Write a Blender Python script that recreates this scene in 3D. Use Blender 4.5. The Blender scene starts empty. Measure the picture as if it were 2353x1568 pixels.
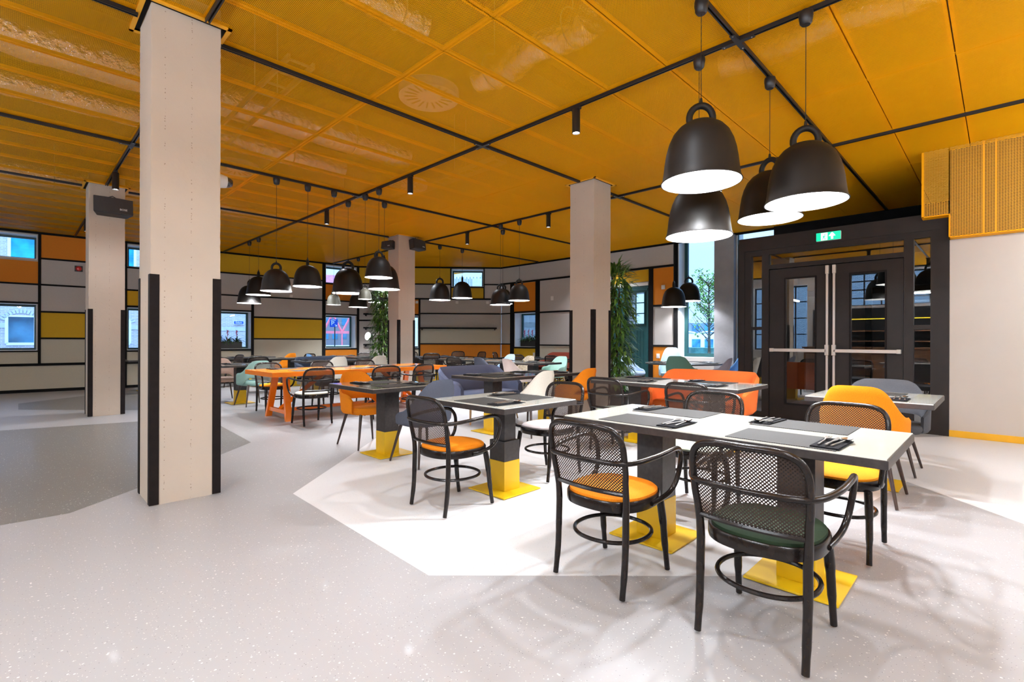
import bpy, math, random
from mathutils import Vector, Matrix
R = math.radians
PI = math.pi
random.seed(7)
SC = bpy.context.scene
COL = SC.collection

# ------------------------------------------------------------------ camera
F_PX, TH, ROLL, CAMZ = 1138.0, R(45.29), 0.003, 1.25
cam = bpy.data.cameras.new('camera')
cam.sensor_width = 36.0
cam.lens = F_PX * 36.0 / 2353.0
cam.shift_y = -1.0 / 2353.0
cam.clip_start = 0.05
cam.clip_end = 400
cam_o = bpy.data.objects.new('camera', cam)
COL.objects.link(cam_o)
cam_o.matrix_world = (Matrix.Translation((0, 0, CAMZ)) @ Matrix.Rotation(-TH, 4, 'Z')
                      @ Matrix.Rotation(R(90), 4, 'X') @ Matrix.Rotation(ROLL, 4, 'Z'))
SC.camera = cam_o

# ------------------------------------------------------------------ view
SC.view_settings.view_transform = 'Standard'
SC.view_settings.look = 'None'
SC.view_settings.gamma = 1.0
SC.view_settings.use_curve_mapping = False
SC.view_settings.exposure = 1.08
SC.cycles.max_bounces = 8
SC.cycles.diffuse_bounces = 5
SC.cycles.glossy_bounces = 4
SC.cycles.transmission_bounces = 6
SC.cycles.transparent_max_bounces = 16
SC.cycles.caustics_reflective = False
SC.cycles.caustics_refractive = False
SC.cycles.sample_clamp_indirect = 6.0

# ------------------------------------------------------------------ sky
world = bpy.data.worlds.new('sky')
SC.world = world
world.use_nodes = True
wn = world.node_tree.nodes
wl = world.node_tree.links
bg = wn['Background']
tc = wn.new('ShaderNodeTexCoord')
sp = wn.new('ShaderNodeSeparateXYZ')
rp = wn.new('ShaderNodeValToRGB')
rp.color_ramp.elements[0].position = 0.0
rp.color_ramp.elements[0].color = (0.26, 0.45, 0.78, 1)
rp.color_ramp.elements[1].position = 0.6
rp.color_ramp.elements[1].color = (1.5, 2.5, 4.0, 1)
nz = wn.new('ShaderNodeTexNoise')
nz.inputs['Scale'].default_value = 3.0
mx = wn.new('ShaderNodeMixRGB')
mx.inputs[2].default_value = (0.50, 0.66, 0.92, 1)
wl.new(tc.outputs['Generated'], sp.inputs[0])
e2 = rp.color_ramp.elements.new(0.17)
e2.color = (0.26, 0.45, 0.78, 1)
wl.new(sp.outputs['Z'], rp.inputs[0])
wl.new(tc.outputs['Generated'], nz.inputs['Vector'])
mx.inputs[0].default_value = 0.3
nzm = wn.new('ShaderNodeMath')
nzm.operation = 'MULTIPLY'
nzm.inputs[1].default_value = 0.7
wl.new(nz.outputs[0], nzm.inputs[0])
wl.new(nzm.outputs[0], mx.inputs[0])
wl.new(rp.outputs[0], mx.inputs[1])
wl.new(mx.outputs[0], bg.inputs[0])
bg.inputs[1].default_value = 1.25

# ------------------------------------------------------------------ lights shared by the lamp builders
P_BELL_L, P_BELL_M, P_BELL_S, P_SPOT, P_FILL_TUBE = 82.0, 48.0, 3.0, 26.0, 165.0
WARM = (0.90, 0.93, 1.0)


def point_light(name, loc, power, parent=None, radius=0.05, color=WARM):
    l = bpy.data.lights.new(name, 'POINT')
    l.energy = power
    l.shadow_soft_size = radius
    l.color = color
    o = bpy.data.objects.new(name, l)
    COL.objects.link(o)
    o.location = loc
    o.parent = parent
    return o


def spot_light(name, loc, power, parent=None, angle=140, blend=0.75, radius=0.055, color=(0.84, 0.91, 1.0)):
    l = bpy.data.lights.new(name, 'SPOT')
    l.energy = power
    l.spot_size = R(angle)
    l.spot_blend = blend
    l.shadow_soft_size = radius
    l.color = color
    o = bpy.data.objects.new(name, l)
    COL.objects.link(o)
    o.location = loc
    o.parent = parent
    return o


# ------------------------------------------------------------------ materials
def mat(name, color, rough=0.5, metal=0.0, coat=0.0, spec=0.5, noise=None, bump=None, sheen=0.0, emit=None):
    m = bpy.data.materials.new(name)
    m.use_nodes = True
    nt = m.node_tree
    b = nt.nodes['Principled BSDF']
    b.inputs['Base Color'].default_value = (*color, 1)
    b.inputs['Roughness'].default_value = rough
    b.inputs['Metallic'].default_value = metal
    b.inputs['Coat Weight'].default_value = coat
    b.inputs['Coat Roughness'].default_value = 0.06
    b.inputs['Specular IOR Level'].default_value = spec
    if sheen:
        b.inputs['Sheen Weight'].default_value = sheen
    if emit:
        b.inputs['Emission Color'].default_value = (*emit[0], 1)
        b.inputs['Emission Strength'].default_value = emit[1]
    t = nt.nodes.new('ShaderNodeTexCoord')
    if noise:       # (scale, amount)
        n = nt.nodes.new('ShaderNodeTexNoise')
        n.inputs['Scale'].default_value = noise[0]
        n.inputs['Detail'].default_value = 5
        r = nt.nodes.new('ShaderNodeValToRGB')
        a = noise[1]
        r.color_ramp.elements[0].position = 0.3
        r.color_ramp.elements[1].position = 0.7
        r.color_ramp.elements[0].color = (*[c * (1 - a) for c in color], 1)
        r.color_ramp.elements[1].color = (*[min(1, c * (1 + a)) for c in color], 1)
        nt.links.new(t.outputs['Object'], n.inputs['Vector'])
        nt.links.new(n.outputs[0], r.inputs[0])
        nt.links.new(r.outputs[0], b.inputs['Base Color'])
    if bump:        # (scale, strength, distance)
        n = nt.nodes.new('ShaderNodeTexNoise')
        n.inputs['Scale'].default_value = bump[0]
        n.inputs['Detail'].default_value = 6
        bp = nt.nodes.new('ShaderNodeBump')
        bp.inputs['Strength'].default_value = bump[1]
        bp.inputs['Distance'].default_value = bump[2]
        nt.links.new(t.outputs['Object'], n.inputs['Vector'])
        nt.links.new(n.outputs[0], bp.inputs['Height'])
        nt.links.new(bp.outputs[0], b.inputs['Normal'])
    return m


def math_node(nt, op, a, b=None):
    n = nt.nodes.new('ShaderNodeMath')
    n.operation = op
    for i, v in enumerate((a, b)):
        if v is None:
            continue
        if isinstance(v, (int, float)):
            n.inputs[i].default_value = v
        else:
            nt.links.new(v, n.inputs[i])
    return n.outputs[0]


def alpha_holes(m, pu, pv, rad, coord='UV', shape='round', swap=False):
    """Cut a staggered lattice of holes (pitch pu x pv, half-offset rows) through material m."""
    nt = m.node_tree
    b = nt.nodes['Principled BSDF']
    t = nt.nodes.new('ShaderNodeTexCoord')
    s = nt.nodes.new('ShaderNodeSeparateXYZ')
    nt.links.new(t.outputs[coord], s.inputs[0])
    u = math_node(nt, 'DIVIDE', s.outputs[1 if swap else 0], pu)
    v = math_node(nt, 'DIVIDE', s.outputs[0 if swap else 1], pv)

    def lat(off):
        uu = math_node(nt, 'ADD', u, off)
        vv = math_node(nt, 'ADD', v, off)
        fu = math_node(nt, 'SUBTRACT', math_node(nt, 'FRACT', uu), 0.5)
        fv = math_node(nt, 'SUBTRACT', math_node(nt, 'FRACT', vv), 0.5)
        if shape == 'round':
            du = math_node(nt, 'MULTIPLY', fu, pu / rad)
            dv = math_node(nt, 'MULTIPLY', fv, pv / rad)
            return math_node(nt, 'SQRT', math_node(nt, 'ADD', math_node(nt, 'MULTIPLY', du, du), math_node(nt, 'MULTIPLY', dv, dv)))
        au = math_node(nt, 'ABSOLUTE', fu)
        av = math_node(nt, 'ABSOLUTE', fv)
        return math_node(nt, 'DIVIDE', math_node(nt, 'ADD', au, av), rad)
    d = math_node(nt, 'MINIMUM', lat(0.0), lat(0.5))
    solid = math_node(nt, 'GREATER_THAN', d, 1.0)
    nt.links.new(solid, b.inputs['Alpha'])
    return m


ORANGE_MESH = (0.96, 0.44, 0.003)
M = {}
M['mesh'] = alpha_holes(mat('expanded mesh', ORANGE_MESH, 0.55, spec=.12), 0.0220, 0.0130, 0.375, 'Object', 'diamond')
M['mesh_box'] = alpha_holes(mat('bulkhead mesh', (0.80, 0.40, 0.02), 0.5), 0.05, 0.018, 0.36, 'UV', 'diamond')
M['slat'] = mat('mesh strands', ORANGE_MESH, 0.6, spec=.12)
M['flange'] = mat('panel flange', (0.92, 0.40, 0.004), 0.6, spec=.12)
M['plenum'] = mat('plenum slab', (0.045, 0.035, 0.022), 0.9, noise=(2, .3))
M['foil'] = mat('duct foil', (0.92, 0.90, 0.87), 0.20, metal=1.0, bump=(11, 1.0, 0.05))
M['plenum_pipe'] = mat('cable tray steel', (0.30, 0.25, 0.18), 0.5, metal=0.5)
M['black'] = mat('black lacquered steel', (0.012, 0.011, 0.012), 0.38, noise=(3, .2))
M['batten'] = mat('black batten', (0.006, 0.0055, 0.006), 0.7, spec=0.12, noise=(5, .2))
M['door_brown'] = mat('dark brown frame paint', (0.014, 0.009, 0.0075), 0.5, spec=0.3, noise=(6, .15))
M['column'] = mat('painted rough concrete', (0.50, 0.43, 0.355), 0.85, noise=(1.5, .06), bump=(9, 0.35, 0.012))
_nt = M['column'].node_tree
_b = _nt.nodes['Principled BSDF']
_t = _nt.nodes.new('ShaderNodeTexCoord')
_s = _nt.nodes.new('ShaderNodeSeparateXYZ')
_nt.links.new(_t.outputs['Object'], _s.inputs[0])
_band = None
for _ax, _c in ((0, .03), (0, -.145), (1, -.04), (1, .13)):
    _d = math_node(_nt, 'LESS_THAN', math_node(_nt, 'ABSOLUTE', math_node(_nt, 'SUBTRACT', _s.outputs[_ax], _c)), .0042)
    _band = _d if _band is None else math_node(_nt, 'MAXIMUM', _band, _d)
_v = _nt.nodes.new('ShaderNodeTexVoronoi')
_v.inputs['Scale'].default_value = 60
_nt.links.new(_t.outputs['Object'], _v.inputs['Vector'])
_pit = math_node(_nt, 'MULTIPLY', _band, math_node(_nt, 'LESS_THAN', _v.outputs['Distance'], .27))
_mx = _nt.nodes.new('ShaderNodeMixRGB')
_mx.inputs[2].default_value = (0.30, 0.23, 0.18, 1)
_old = _b.inputs['Base Color'].links[0].from_socket
_nt.links.new(_pit, _mx.inputs[0])
_nt.links.new(_old, _mx.inputs[1])
_nt.links.new(_mx.outputs[0], _b.inputs['Base Color'])
M['guard'] = mat('dark corner guard', (0.010, 0.007, 0.007), 0.7, spec=0.15, noise=(20, .2))
M['collar'] = mat('yellow collar', (0.85, 0.40, 0.01), 0.5)
M['greige'] = mat('grey felt wall panel', (0.46, 0.43, 0.41), 0.9, noise=(120, .06), bump=(150, .1, .001))
M['beige'] = mat('beige felt wall panel', (0.52, 0.48, 0.385), 0.9, noise=(120, .06), bump=(150, .1, .001))
M['p_orange'] = mat('orange wall panel', (0.62, 0.19, 0.004), 0.75, noise=(90, .05))
M['p_yellow'] = mat('yellow wall panel', (0.58, 0.34, 0.004), 0.75, noise=(90, .05))
M['pier'] = mat('bare grey concrete', (0.27, 0.265, 0.285), 0.85, noise=(3, .12), bump=(12, .4, .01))
M['bulk_back'] = mat('dark ochre backing', (0.10, 0.05, 0.01), 0.8)
M['plaster'] = mat('warm grey plaster', (0.52, 0.47, 0.42), 0.8, noise=(2, .03), bump=(60, .1, .002))
M['skirt_yellow'] = mat('yellow skirting', (0.80, 0.42, 0.01), 0.45, noise=(8, .05))
M['teal'] = mat('teal painted wood', (0.006, 0.055, 0.06), 0.4, noise=(8, .1))
M['jamb'] = mat('white window lining', (0.80, 0.83, 0.86), 0.5, noise=(4, .03))
M['white'] = mat('white plastic', (0.72, 0.70, 0.67), 0.4)
M['red'] = mat('red alarm plastic', (0.6, 0.01, 0.01), 0.35)
M['steel'] = mat('brushed steel', (0.62, 0.58, 0.54), 0.28, metal=1.0)
M['satin'] = mat('satin aluminium', (0.58, 0.52, 0.47), 0.42, metal=0.35)
M['wood_black'] = mat('dark stained bentwood', (0.011, 0.0075, 0.0065), 0.24, spec=0.3, noise=(30, .25))
M['wood_leg'] = mat('dark stained tapered leg', (0.035, 0.018, 0.013), 0.4, noise=(40, .3))
M['oak'] = mat('natural oak leg', (0.48, 0.30, 0.15), 0.5, noise=(30, .15))
M['cane'] = alpha_holes(mat('dark woven cane', (0.030, 0.018, 0.013), 0.5, spec=0.3), 0.0148, 0.0148, 0.0032, 'UV')
M['table_dark'] = mat('dark veneer', (0.028, 0.023, 0.022), 0.45, noise=(35, .35))
M['glass_top'] = mat('white glass top', (0.74, 0.73, 0.64), 0.12, coat=0.9, noise=(3, .02))
M['glass_taupe'] = mat('taupe glass top', (0.40, 0.37, 0.31), 0.12, coat=0.9, noise=(3, .02))
M['glass_blue'] = mat('blue grey glass top', (0.10, 0.14, 0.20), 0.12, coat=0.9, noise=(3, .02))
M['base_yellow'] = mat('yellow powder coat', (0.70, 0.44, 0.004), 0.42, noise=(5, .05))
M['orange_lacquer'] = mat('orange lacquer', (0.90, 0.21, 0.005), 0.25, coat=0.5, noise=(5, .04))
M['placemat'] = mat('woven placemat', (0.065, 0.063, 0.060), 0.7, spec=0.15)
_nt = M['placemat'].node_tree
_t = _nt.nodes.new('ShaderNodeTexCoord')
_c = _nt.nodes.new('ShaderNodeTexChecker')
_c.inputs['Scale'].default_value = 190
_c.inputs[1].default_value = (0.014, 0.014, 0.014, 1)
_c.inputs[2].default_value = (0.075, 0.072, 0.068, 1)
_nt.links.new(_t.outputs['Object'], _c.inputs[0])
_nt.links.new(_c.outputs[0], _nt.nodes['Principled BSDF'].inputs['Base Color'])
M['napkin'] = mat('black napkin', (0.010, 0.010, 0.012), 0.9, spec=0.1, noise=(200, .3))
M['bell_out'] = mat('black powder coated shade', (0.013, 0.011, 0.010), 0.5, spec=0.25, noise=(4, .1))
M['bell_in'] = mat('white shade lining', (0.82, 0.82, 0.78), 0.5, noise=(4, .02))
M['bell_olive'] = mat('sand grey small shade', (0.022, 0.021, 0.015), 0.6, spec=0.2, noise=(4, .1))
M['bulb'] = mat('glowing bulb', (1, 1, 1), 0.5, emit=((1, 0.97, 0.92), 12))
M['lens'] = mat('glowing spot lens', (1, 1, 1), 0.5, emit=((0.95, 0.97, 1.0), 9))
M['leaf'] = mat('glossy green leaf', (0.060, 0.15, 0.025), 0.38, noise=(5, .5))
M['leaf_light'] = mat('light green leaf', (0.17, 0.32, 0.05), 0.38, noise=(5, .4))
M['stem'] = mat('brown stem', (0.06, 0.04, 0.02), 0.8, noise=(20, .3))
M['flower'] = mat('red bromeliad flower', (0.75, 0.05, 0.12), 0.5, noise=(20, .2))
M['speaker'] = mat('speaker plastic', (0.018, 0.018, 0.020), 0.5, noise=(8, .1))
M['grille'] = mat('speaker grille', (0.035, 0.035, 0.038), 0.6, noise=(300, .4))
M['dome'] = mat('smoked dome', (0.02, 0.02, 0.03), 0.05, coat=1.0)
M['green_sign'] = mat('green sign', (0.0, 0.30, 0.12), 0.4, emit=((0.0, 0.55, 0.25), 0.9))
M['sign_white'] = mat('white sign mark', (0.9, 0.95, 0.95), 0.4, emit=((0.8, 1, 0.95), 0.9))
M['sign_blue'] = mat('blue enamel sign', (0.01, 0.08, 0.55), 0.3, noise=(5, .05))
M['enamel'] = mat('white enamel', (0.85, 0.88, 0.9), 0.4)
M['pink'] = mat('pink painted steel', (0.80, 0.16, 0.20), 0.5, noise=(2, .08))
M['ground'] = mat('street paving', (0.40, 0.42, 0.45), 0.9, noise=(1.5, .2))
M['grass'] = mat('canal bank', (0.05, 0.16, 0.14), 0.9, noise=(2, .5))
M['stone'] = mat('pale stone band', (0.55, 0.58, 0.58), 0.8, noise=(6, .1))
M['far_wall'] = mat('far facade', (0.14, 0.20, 0.30), 0.8, noise=(1, .2))
M['dark_glass'] = mat('dark window glass', (0.05, 0.22, 0.36), 0.1, noise=(1.2, .6))
M['curtain'] = mat('blue curtain', (0.02, 0.38, 0.75), 0.8, noise=(3, .3))
M['barrier'] = mat('bright yellow strip', (0.9, 0.75, 0.02), 0.4, emit=((1, 0.8, 0.05), 1.2))
M['counter'] = mat('counter wood', (0.20, 0.09, 0.04), 0.5, noise=(9, .3))


def brick(name, c1, c2, mortar, scale=1.0):
    m = mat(name, c1, 0.85)
    nt = m.node_tree
    t = nt.nodes.new('ShaderNodeTexCoord')
    k = nt.nodes.new('ShaderNodeTexBrick')
    k.inputs['Scale'].default_value = scale
    k.inputs['Color1'].default_value = (*c1, 1)
    k.inputs['Color2'].default_value = (*c2, 1)
    k.inputs['Mortar'].default_value = (*mortar, 1)
    k.inputs['Brick Width'].default_value = 0.15
    k.inputs['Row Height'].default_value = 0.05
    k.inputs['Mortar Size'].default_value = 0.006
    nt.links.new(t.outputs['UV'], k.inputs['Vector'])
    nt.links.new(k.outputs[0], nt.nodes['Principled BSDF'].inputs['Base Color'])
    return m


M['brick'] = brick('weathered brick', (0.55, 0.47, 0.52), (0.38, 0.35, 0.42), (0.66, 0.66, 0.70))
M['brick_pale'] = brick('pale brick', (0.70, 0.70, 0.70), (0.58, 0.60, 0.64), (0.2, 0.2, 0.22))


def fabric(name, c):
    return mat(name, c, 0.85, noise=(160, .10), bump=(220, .25, .0012), spec=0.2)


FAB = dict(
    dark_green=fabric('dark green wool', (0.015, 0.030, 0.014)),
    orange=fabric('orange wool', (0.78, 0.23, 0.008)),
    yellow=fabric('yellow wool', (0.78, 0.27, 0.006)),
    gold=fabric('golden orange wool', (0.80, 0.24, 0.006)),
    pale_pink=fabric('pale pink wool', (0.62, 0.54, 0.52)),
    cream=fabric('cream wool', (0.60, 0.58, 0.48)),
    pale_green=fabric('pale grey green wool', (0.42, 0.46, 0.36)),
    teal=fabric('teal wool', (0.01, 0.20, 0.24)),
    black=fabric('black leather', (0.02, 0.02, 0.022)),
    mint=fabric('mint green wool', (0.21, 0.34, 0.30)),
    mint_light=fabric('light mint felt', (0.36, 0.58, 0.50)),
    green=fabric('sage green felt', (0.12, 0.24, 0.19)),
    pink=fabric('dusty pink felt', (0.46, 0.33, 0.27)),
    pink_light=fabric('pale rose felt', (0.68, 0.58, 0.53)),
    white=fabric('off white felt', (0.72, 0.69, 0.60)),
    grey_blue=fabric('grey blue wool', (0.080, 0.092, 0.125)),
    grey=fabric('charcoal grey wool', (0.075, 0.078, 0.088)),
    sofa_blue=fabric('slate blue wool', (0.13, 0.15, 0.24)),
    sofa_orange=fabric('burnt orange wool', (0.80, 0.17, 0.035)),
    navy=fabric('navy wool', (0.030, 0.040, 0.065)),
    rust=fabric('rust red wool', (0.28, 0.06, 0.035)),
    pale_blue=fabric('pale blue felt', (0.36, 0.50, 0.58)),
    sky_blue=fabric('light blue felt', (0.40, 0.52, 0.70)),
    steel_blue=fabric('steel blue felt', (0.10, 0.22, 0.42)),
    lilac=fabric('lilac grey felt', (0.46, 0.42, 0.50)),
    speckle=mat('speckled beige bouclé', (0.42, 0.36, 0.27), 0.9, noise=(70, .65)),
)


def glass_mat(name, tint=(0.9, 0.97, 1.0), refl=0.12):
    m = bpy.data.materials.new(name)
    m.use_nodes = True
    nt = m.node_tree
    nt.nodes.clear()
    o = nt.nodes.new('ShaderNodeOutputMaterial')
    g = nt.nodes.new('ShaderNodeBsdfGlossy')
    g.inputs['Roughness'].default_value = 0.0
    t = nt.nodes.new('ShaderNodeBsdfTransparent')
    t.inputs[0].default_value = (*tint, 1)
    fr = nt.nodes.new('ShaderNodeFresnel')
    fr.inputs[0].default_value = 1.5
    a = nt.nodes.new('ShaderNodeMath')
    a.operation = 'MULTIPLY_ADD'
    a.inputs[1].default_value = 0.9
    a.inputs[2].default_value = refl
    a.use_clamp = True
    x = nt.nodes.new('ShaderNodeMixShader')
    nt.links.new(fr.outputs[0], a.inputs[0])
    nt.links.new(a.outputs[0], x.inputs[0])
    nt.links.new(t.outputs[0], x.inputs[1])
    nt.links.new(g.outputs[0], x.inputs[2])
    nt.links.new(x.outputs[0], o.inputs[0])
    return m


M['glass'] = glass_mat('window glass', refl=0.0)
M['door_glass'] = glass_mat('door glass', (0.75, 0.78, 0.8), refl=0.16)


def terrazzo(name, base, white_amt=0.0, dark=True):
    m = mat(name, base, 0.42, coat=0.05)
    nt = m.node_tree
    b = nt.nodes['Principled BSDF']
    t = nt.nodes.new('ShaderNodeTexCoord')
    col = None
    prev = nt.nodes.new('ShaderNodeRGB')
    prev.outputs[0].default_value = (*base, 1)
    prev = prev.outputs[0]
    layers = [(40, 0.14, (0.60, 0.585, 0.56)), (90, 0.17, (0.52, 0.51, 0.49)), (75, 0.12, tuple(c * 0.45 for c in base))]
    for i, (sc, th, c) in enumerate(layers):
        mp = nt.nodes.new('ShaderNodeMapping')
        mp.inputs['Location'].default_value = (i * 3.7, i * 1.3, 0)
        n = nt.nodes.new('ShaderNodeTexVoronoi')
        n.inputs['Scale'].default_value = sc
        n2 = nt.nodes.new('ShaderNodeTexNoise')
        n2.inputs['Scale'].default_value = sc * 1.5
        nt.links.new(t.outputs['Object'], mp.inputs[0])
        nt.links.new(mp.outputs[0], n.inputs['Vector'])
        nt.links.new(mp.outputs[0], n2.inputs['Vector'])
        # only some cells hold a chip: cell colour gates it
        sp_ = nt.nodes.new('ShaderNodeSeparateColor')
        nt.links.new(n.outputs['Color'], sp_.inputs[0])
        gate = math_node(nt, 'GREATER_THAN', sp_.outputs[0], 0.68)
        wob = math_node(nt, 'MULTIPLY', n2.outputs[0], 0.16)
        dd = math_node(nt, 'LESS_THAN', math_node(nt, 'ADD', n.outputs['Distance'], wob), th + 0.10)
        fac = math_node(nt, 'MULTIPLY', gate, dd)
        mxn = nt.nodes.new('ShaderNodeMixRGB')
        nt.links.new(fac, mxn.inputs[0])
        nt.links.new(prev, mxn.inputs[1])
        mxn.inputs[2].default_value = (*c, 1)
        prev = mxn.outputs[0]
    nt.links.new(prev, b.inputs['Base Color'])
    return m


M['floor_base'] = terrazzo('terrazzo mid grey', (0.315, 0.308, 0.31))
M['floor_white'] = terrazzo('terrazzo pale', (0.62, 0.612, 0.608))
M['floor_dark'] = terrazzo('terrazzo dark grey', (0.15, 0.142, 0.13))


# ------------------------------------------------------------------ mesh builder
class MB:
    def __init__(s):
        s.v, s.f, s.m, s.uv = [], [], [], {}

    def quad(s, *pts, mi=0, uv=None):
        i = len(s.v)
        s.v += [tuple(p) for p in pts]
        s.f.append(tuple(range(i, i + len(pts))))
        s.m.append(mi)
        if uv:
            s.uv[len(s.f) - 1] = uv

    def box(s, x0, x1, y0, y1, z0, z1, mi=0, T=None):
        p = [Vector((x, y, z)) for z in (z0, z1) for y in (y0, y1) for x in (x0, x1)]
        if T is not None:
            p = [T @ q for q in p]
        i = len(s.v)
        s.v += [tuple(q) for q in p]
        for a in ((0, 2, 3, 1), (4, 5, 7, 6), (0, 1, 5, 4), (2, 6, 7, 3), (0, 4, 6, 2), (1, 3, 7, 5)):
            s.f.append(tuple(i + k for k in a))
            s.m.append(mi)
        return s

    def prism(s, poly, z0, z1, mi=0, T=None):
        n = len(poly)
        i = len(s.v)
        for z in (z0, z1):
            for (x, y) in poly:
                q = Vector((x, y, z))
                s.v.append(tuple(T @ q if T is not None else q))
        s.f.append(tuple(i + k for k in reversed(range(n))))
        s.f.append(tuple(i + n + k for k in range(n)))
        s.m += [mi, mi]
        for k in range(n):
            j = (k + 1) % n
            s.f.append((i + k, i + j, i + n + j, i + n + k))
            s.m.append(mi)
        return s

    def tube(s, path, rad, seg=8, closed=False, caps=True, mi=0, flat=1.0):
        P = [Vector(p) for p in path]
        n = len(P)
        rr = rad if isinstance(rad, (list, tuple)) else [rad] * n
        i0 = len(s.v)
        up = None
        for k in range(n):
            if closed:
                t = (P[(k + 1) % n] - P[k - 1]).normalized()
            else:
                t = (P[min(k + 1, n - 1)] - P[max(k - 1, 0)]).normalized()
            if up is None:
                up = Vector((0, 0, 1)) if abs(t.z) < 0.9 else Vector((1, 0, 0))
            a = (up - t * up.dot(t)).normalized()
            up = a
            b = t.cross(a)
            for q in range(seg):
                an = 2 * PI * q / seg
                s.v.append(tuple(P[k] + (a * math.cos(an) * flat + b * math.sin(an)) * rr[k]))
        m_ = n if closed else n - 1
        for k in range(m_):
            k2 = (k + 1) % n
            for q in range(seg):
                q2 = (q + 1) % seg
                s.f.append((i0 + k * seg + q, i0 + k * seg + q2, i0 + k2 * seg + q2, i0 + k2 * seg + q))
                s.m.append(mi)
        if caps and not closed:
            s.f.append(tuple(i0 + q for q in reversed(range(seg))))
            s.f.append(tuple(i0 + (n - 1) * seg + q for q in range(seg)))
            s.m += [mi, mi]
        return s

    def lathe(s, prof, c=(0, 0, 0), seg=32, mi=0, cap0=False, cap1=False):
        i0 = len(s.v)
        for (r, z) in prof:
            for q in range(seg):
                a = 2 * PI * q / seg
                s.v.append((c[0] + r * math.cos(a), c[1] + r * math.sin(a), c[2] + z))
        for k in range(len(prof) - 1):
            for q in range(seg):
                q2 = (q + 1) % seg
                s.f.append((i0 + k * seg + q, i0 + k * seg + q2, i0 + (k + 1) * seg + q2, i0 + (k + 1) * seg + q))
                s.m.append(mi)
        if cap0:
            s.f.append(tuple(i0 + q for q in reversed(range(seg))))
            s.m.append(mi)
        if cap1:
            s.f.append(tuple(i0 + (len(prof) - 1) * seg + q for q in range(seg)))
            s.m.append(mi)
        return s

    def grid(s, rows, mi=0, uv=None, wrap=False):
        """rows: list of lists of points"""
        i0 = len(s.v)
        w = len(rows[0])
        for r in rows:
            s.v += [tuple(p) for p in r]
        for a in range(len(rows) - 1):
            for b in range(w if wrap else w - 1):
                b2 = (b + 1) % w
                s.f.append((i0 + a * w + b, i0 + a * w + b2, i0 + (a + 1) * w + b2, i0 + (a + 1) * w + b))
                s.m.append(mi)
                if uv:
                    s.uv[len(s.f) - 1] = [uv[a][b], uv[a][b2], uv[a + 1][b2], uv[a + 1][b]]
        return s

    def mesh(s, name, mats, smooth=False):
        me = bpy.data.meshes.new(name)
        me.from_pydata(s.v, [], s.f)
        for m in (mats if isinstance(mats, (list, tuple)) else [mats]):
            me.materials.append(m)
        for p, mi in zip(me.polygons, s.m):
            p.material_index = mi
        if s.uv:
            ul = me.uv_layers.new(name='UVMap')
            for fi, uvs in s.uv.items():
                for li, c in zip(me.polygons[fi].loop_indices, uvs):
                    ul.data[li].uv = c
        me.validate()
        if smooth:
            me.polygons.foreach_set('use_smooth', [True] * len(me.polygons))
            try:
                me.set_sharp_from_angle(angle=R(40))
            except Exception:
                pass
        me.update()
        return me

    def build(s, name, mats, parent=None, smooth=False, loc=None, rotz=0.0, bevel=0.0):
        o = bpy.data.objects.new(name, s.mesh(name, mats, smooth))
        COL.objects.link(o)
        if parent is not None:
            o.parent = parent
        if loc is not None:
            o.location = loc
        if rotz:
            o.rotation_euler = (0, 0, rotz)
        if bevel:
            b = o.modifiers.new('bevel', 'BEVEL')
            b.width = bevel
            b.segments = 2
            b.limit_method = 'ANGLE'
        return o


def smooth_path(pts, sub=5, closed=False):
    P = [Vector(p) for p in pts]
    n = len(P)
    out = []
    rng = range(n) if closed else range(n - 1)
    for k in rng:
        if closed:
            p0, p1, p2, p3 = P[k - 1], P[k], P[(k + 1) % n], P[(k + 2) % n]
        else:
            p0, p1, p2, p3 = P[max(k - 1, 0)], P[k], P[k + 1], P[min(k + 2, n - 1)]
        for j in range(sub):
            t = j / sub
            out.append(0.5 * ((2 * p1) + (-p0 + p2) * t + (2 * p0 - 5 * p1 + 4 * p2 - p3) * t * t + (-p0 + 3 * p1 - 3 * p2 + p3) * t ** 3))
    if not closed:
        out.append(P[-1])
    return out


def tag(o, label=None, cat=None, group=None, kind=None):
    if label:
        o['label'] = label
    if cat:
        o['category'] = cat
    if group:
        o['group'] = group
    if kind:
        o['kind'] = kind
    return o


def thing(name, label, cat, loc=(0, 0, 0), rotz=0.0, group=None):
    o = bpy.data.objects.new(name, None)
    COL.objects.link(o)
    o.empty_display_size = 0.1
    o.location = loc
    o.rotation_euler = (0, 0, rotz)
    return tag(o, label, cat, group)


def copy_tree(o, parent=None):
    c = o.copy()
    COL.objects.link(c)
    c.parent = parent
    for ch in list(o.children):
        copy_tree(ch, c)
    return c


def place(proto, used, loc, rotz, label, group=None):
    """First use moves the prototype itself, later uses copy the whole tree."""
    o = proto if not used else copy_tree(proto)
    o.location = loc
    o.rotation_euler = (0, 0, rotz)
    o['label'] = label
    if group:
        o['group'] = group
    elif 'group' in o:
        del o['group']
    return o


def se_loop(a, b, n=40, e=2.6, z=0.0, cx=0.0, cy=0.0):
    out = []
    for k in range(n):
        t = 2 * PI * k / n
        c, s_ = math.cos(t), math.sin(t)
        out.append((cx + a * math.copysign(abs(c) ** (2 / e), c), cy + b * math.copysign(abs(s_) ** (2 / e), s_), z))
    return out


H = 3.78          # ceiling height
# =====================================================================================
#                                   THE ROOM
# =====================================================================================
# floor with inlaid polygons of three terrazzo tones
fb = MB()
fb.quad((-3.5, -3, 0), (12.3, -3, 0), (12.3, 16.8, 0), (-3.5, 16.8, 0), mi=0)


def inlay(poly, mi, z):
    fb.v += [(x, y, z) for x, y in poly]
    n = len(fb.v)
    fb.f.append(tuple(range(n - len(poly), n)))
    fb.m.append(mi)


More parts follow.
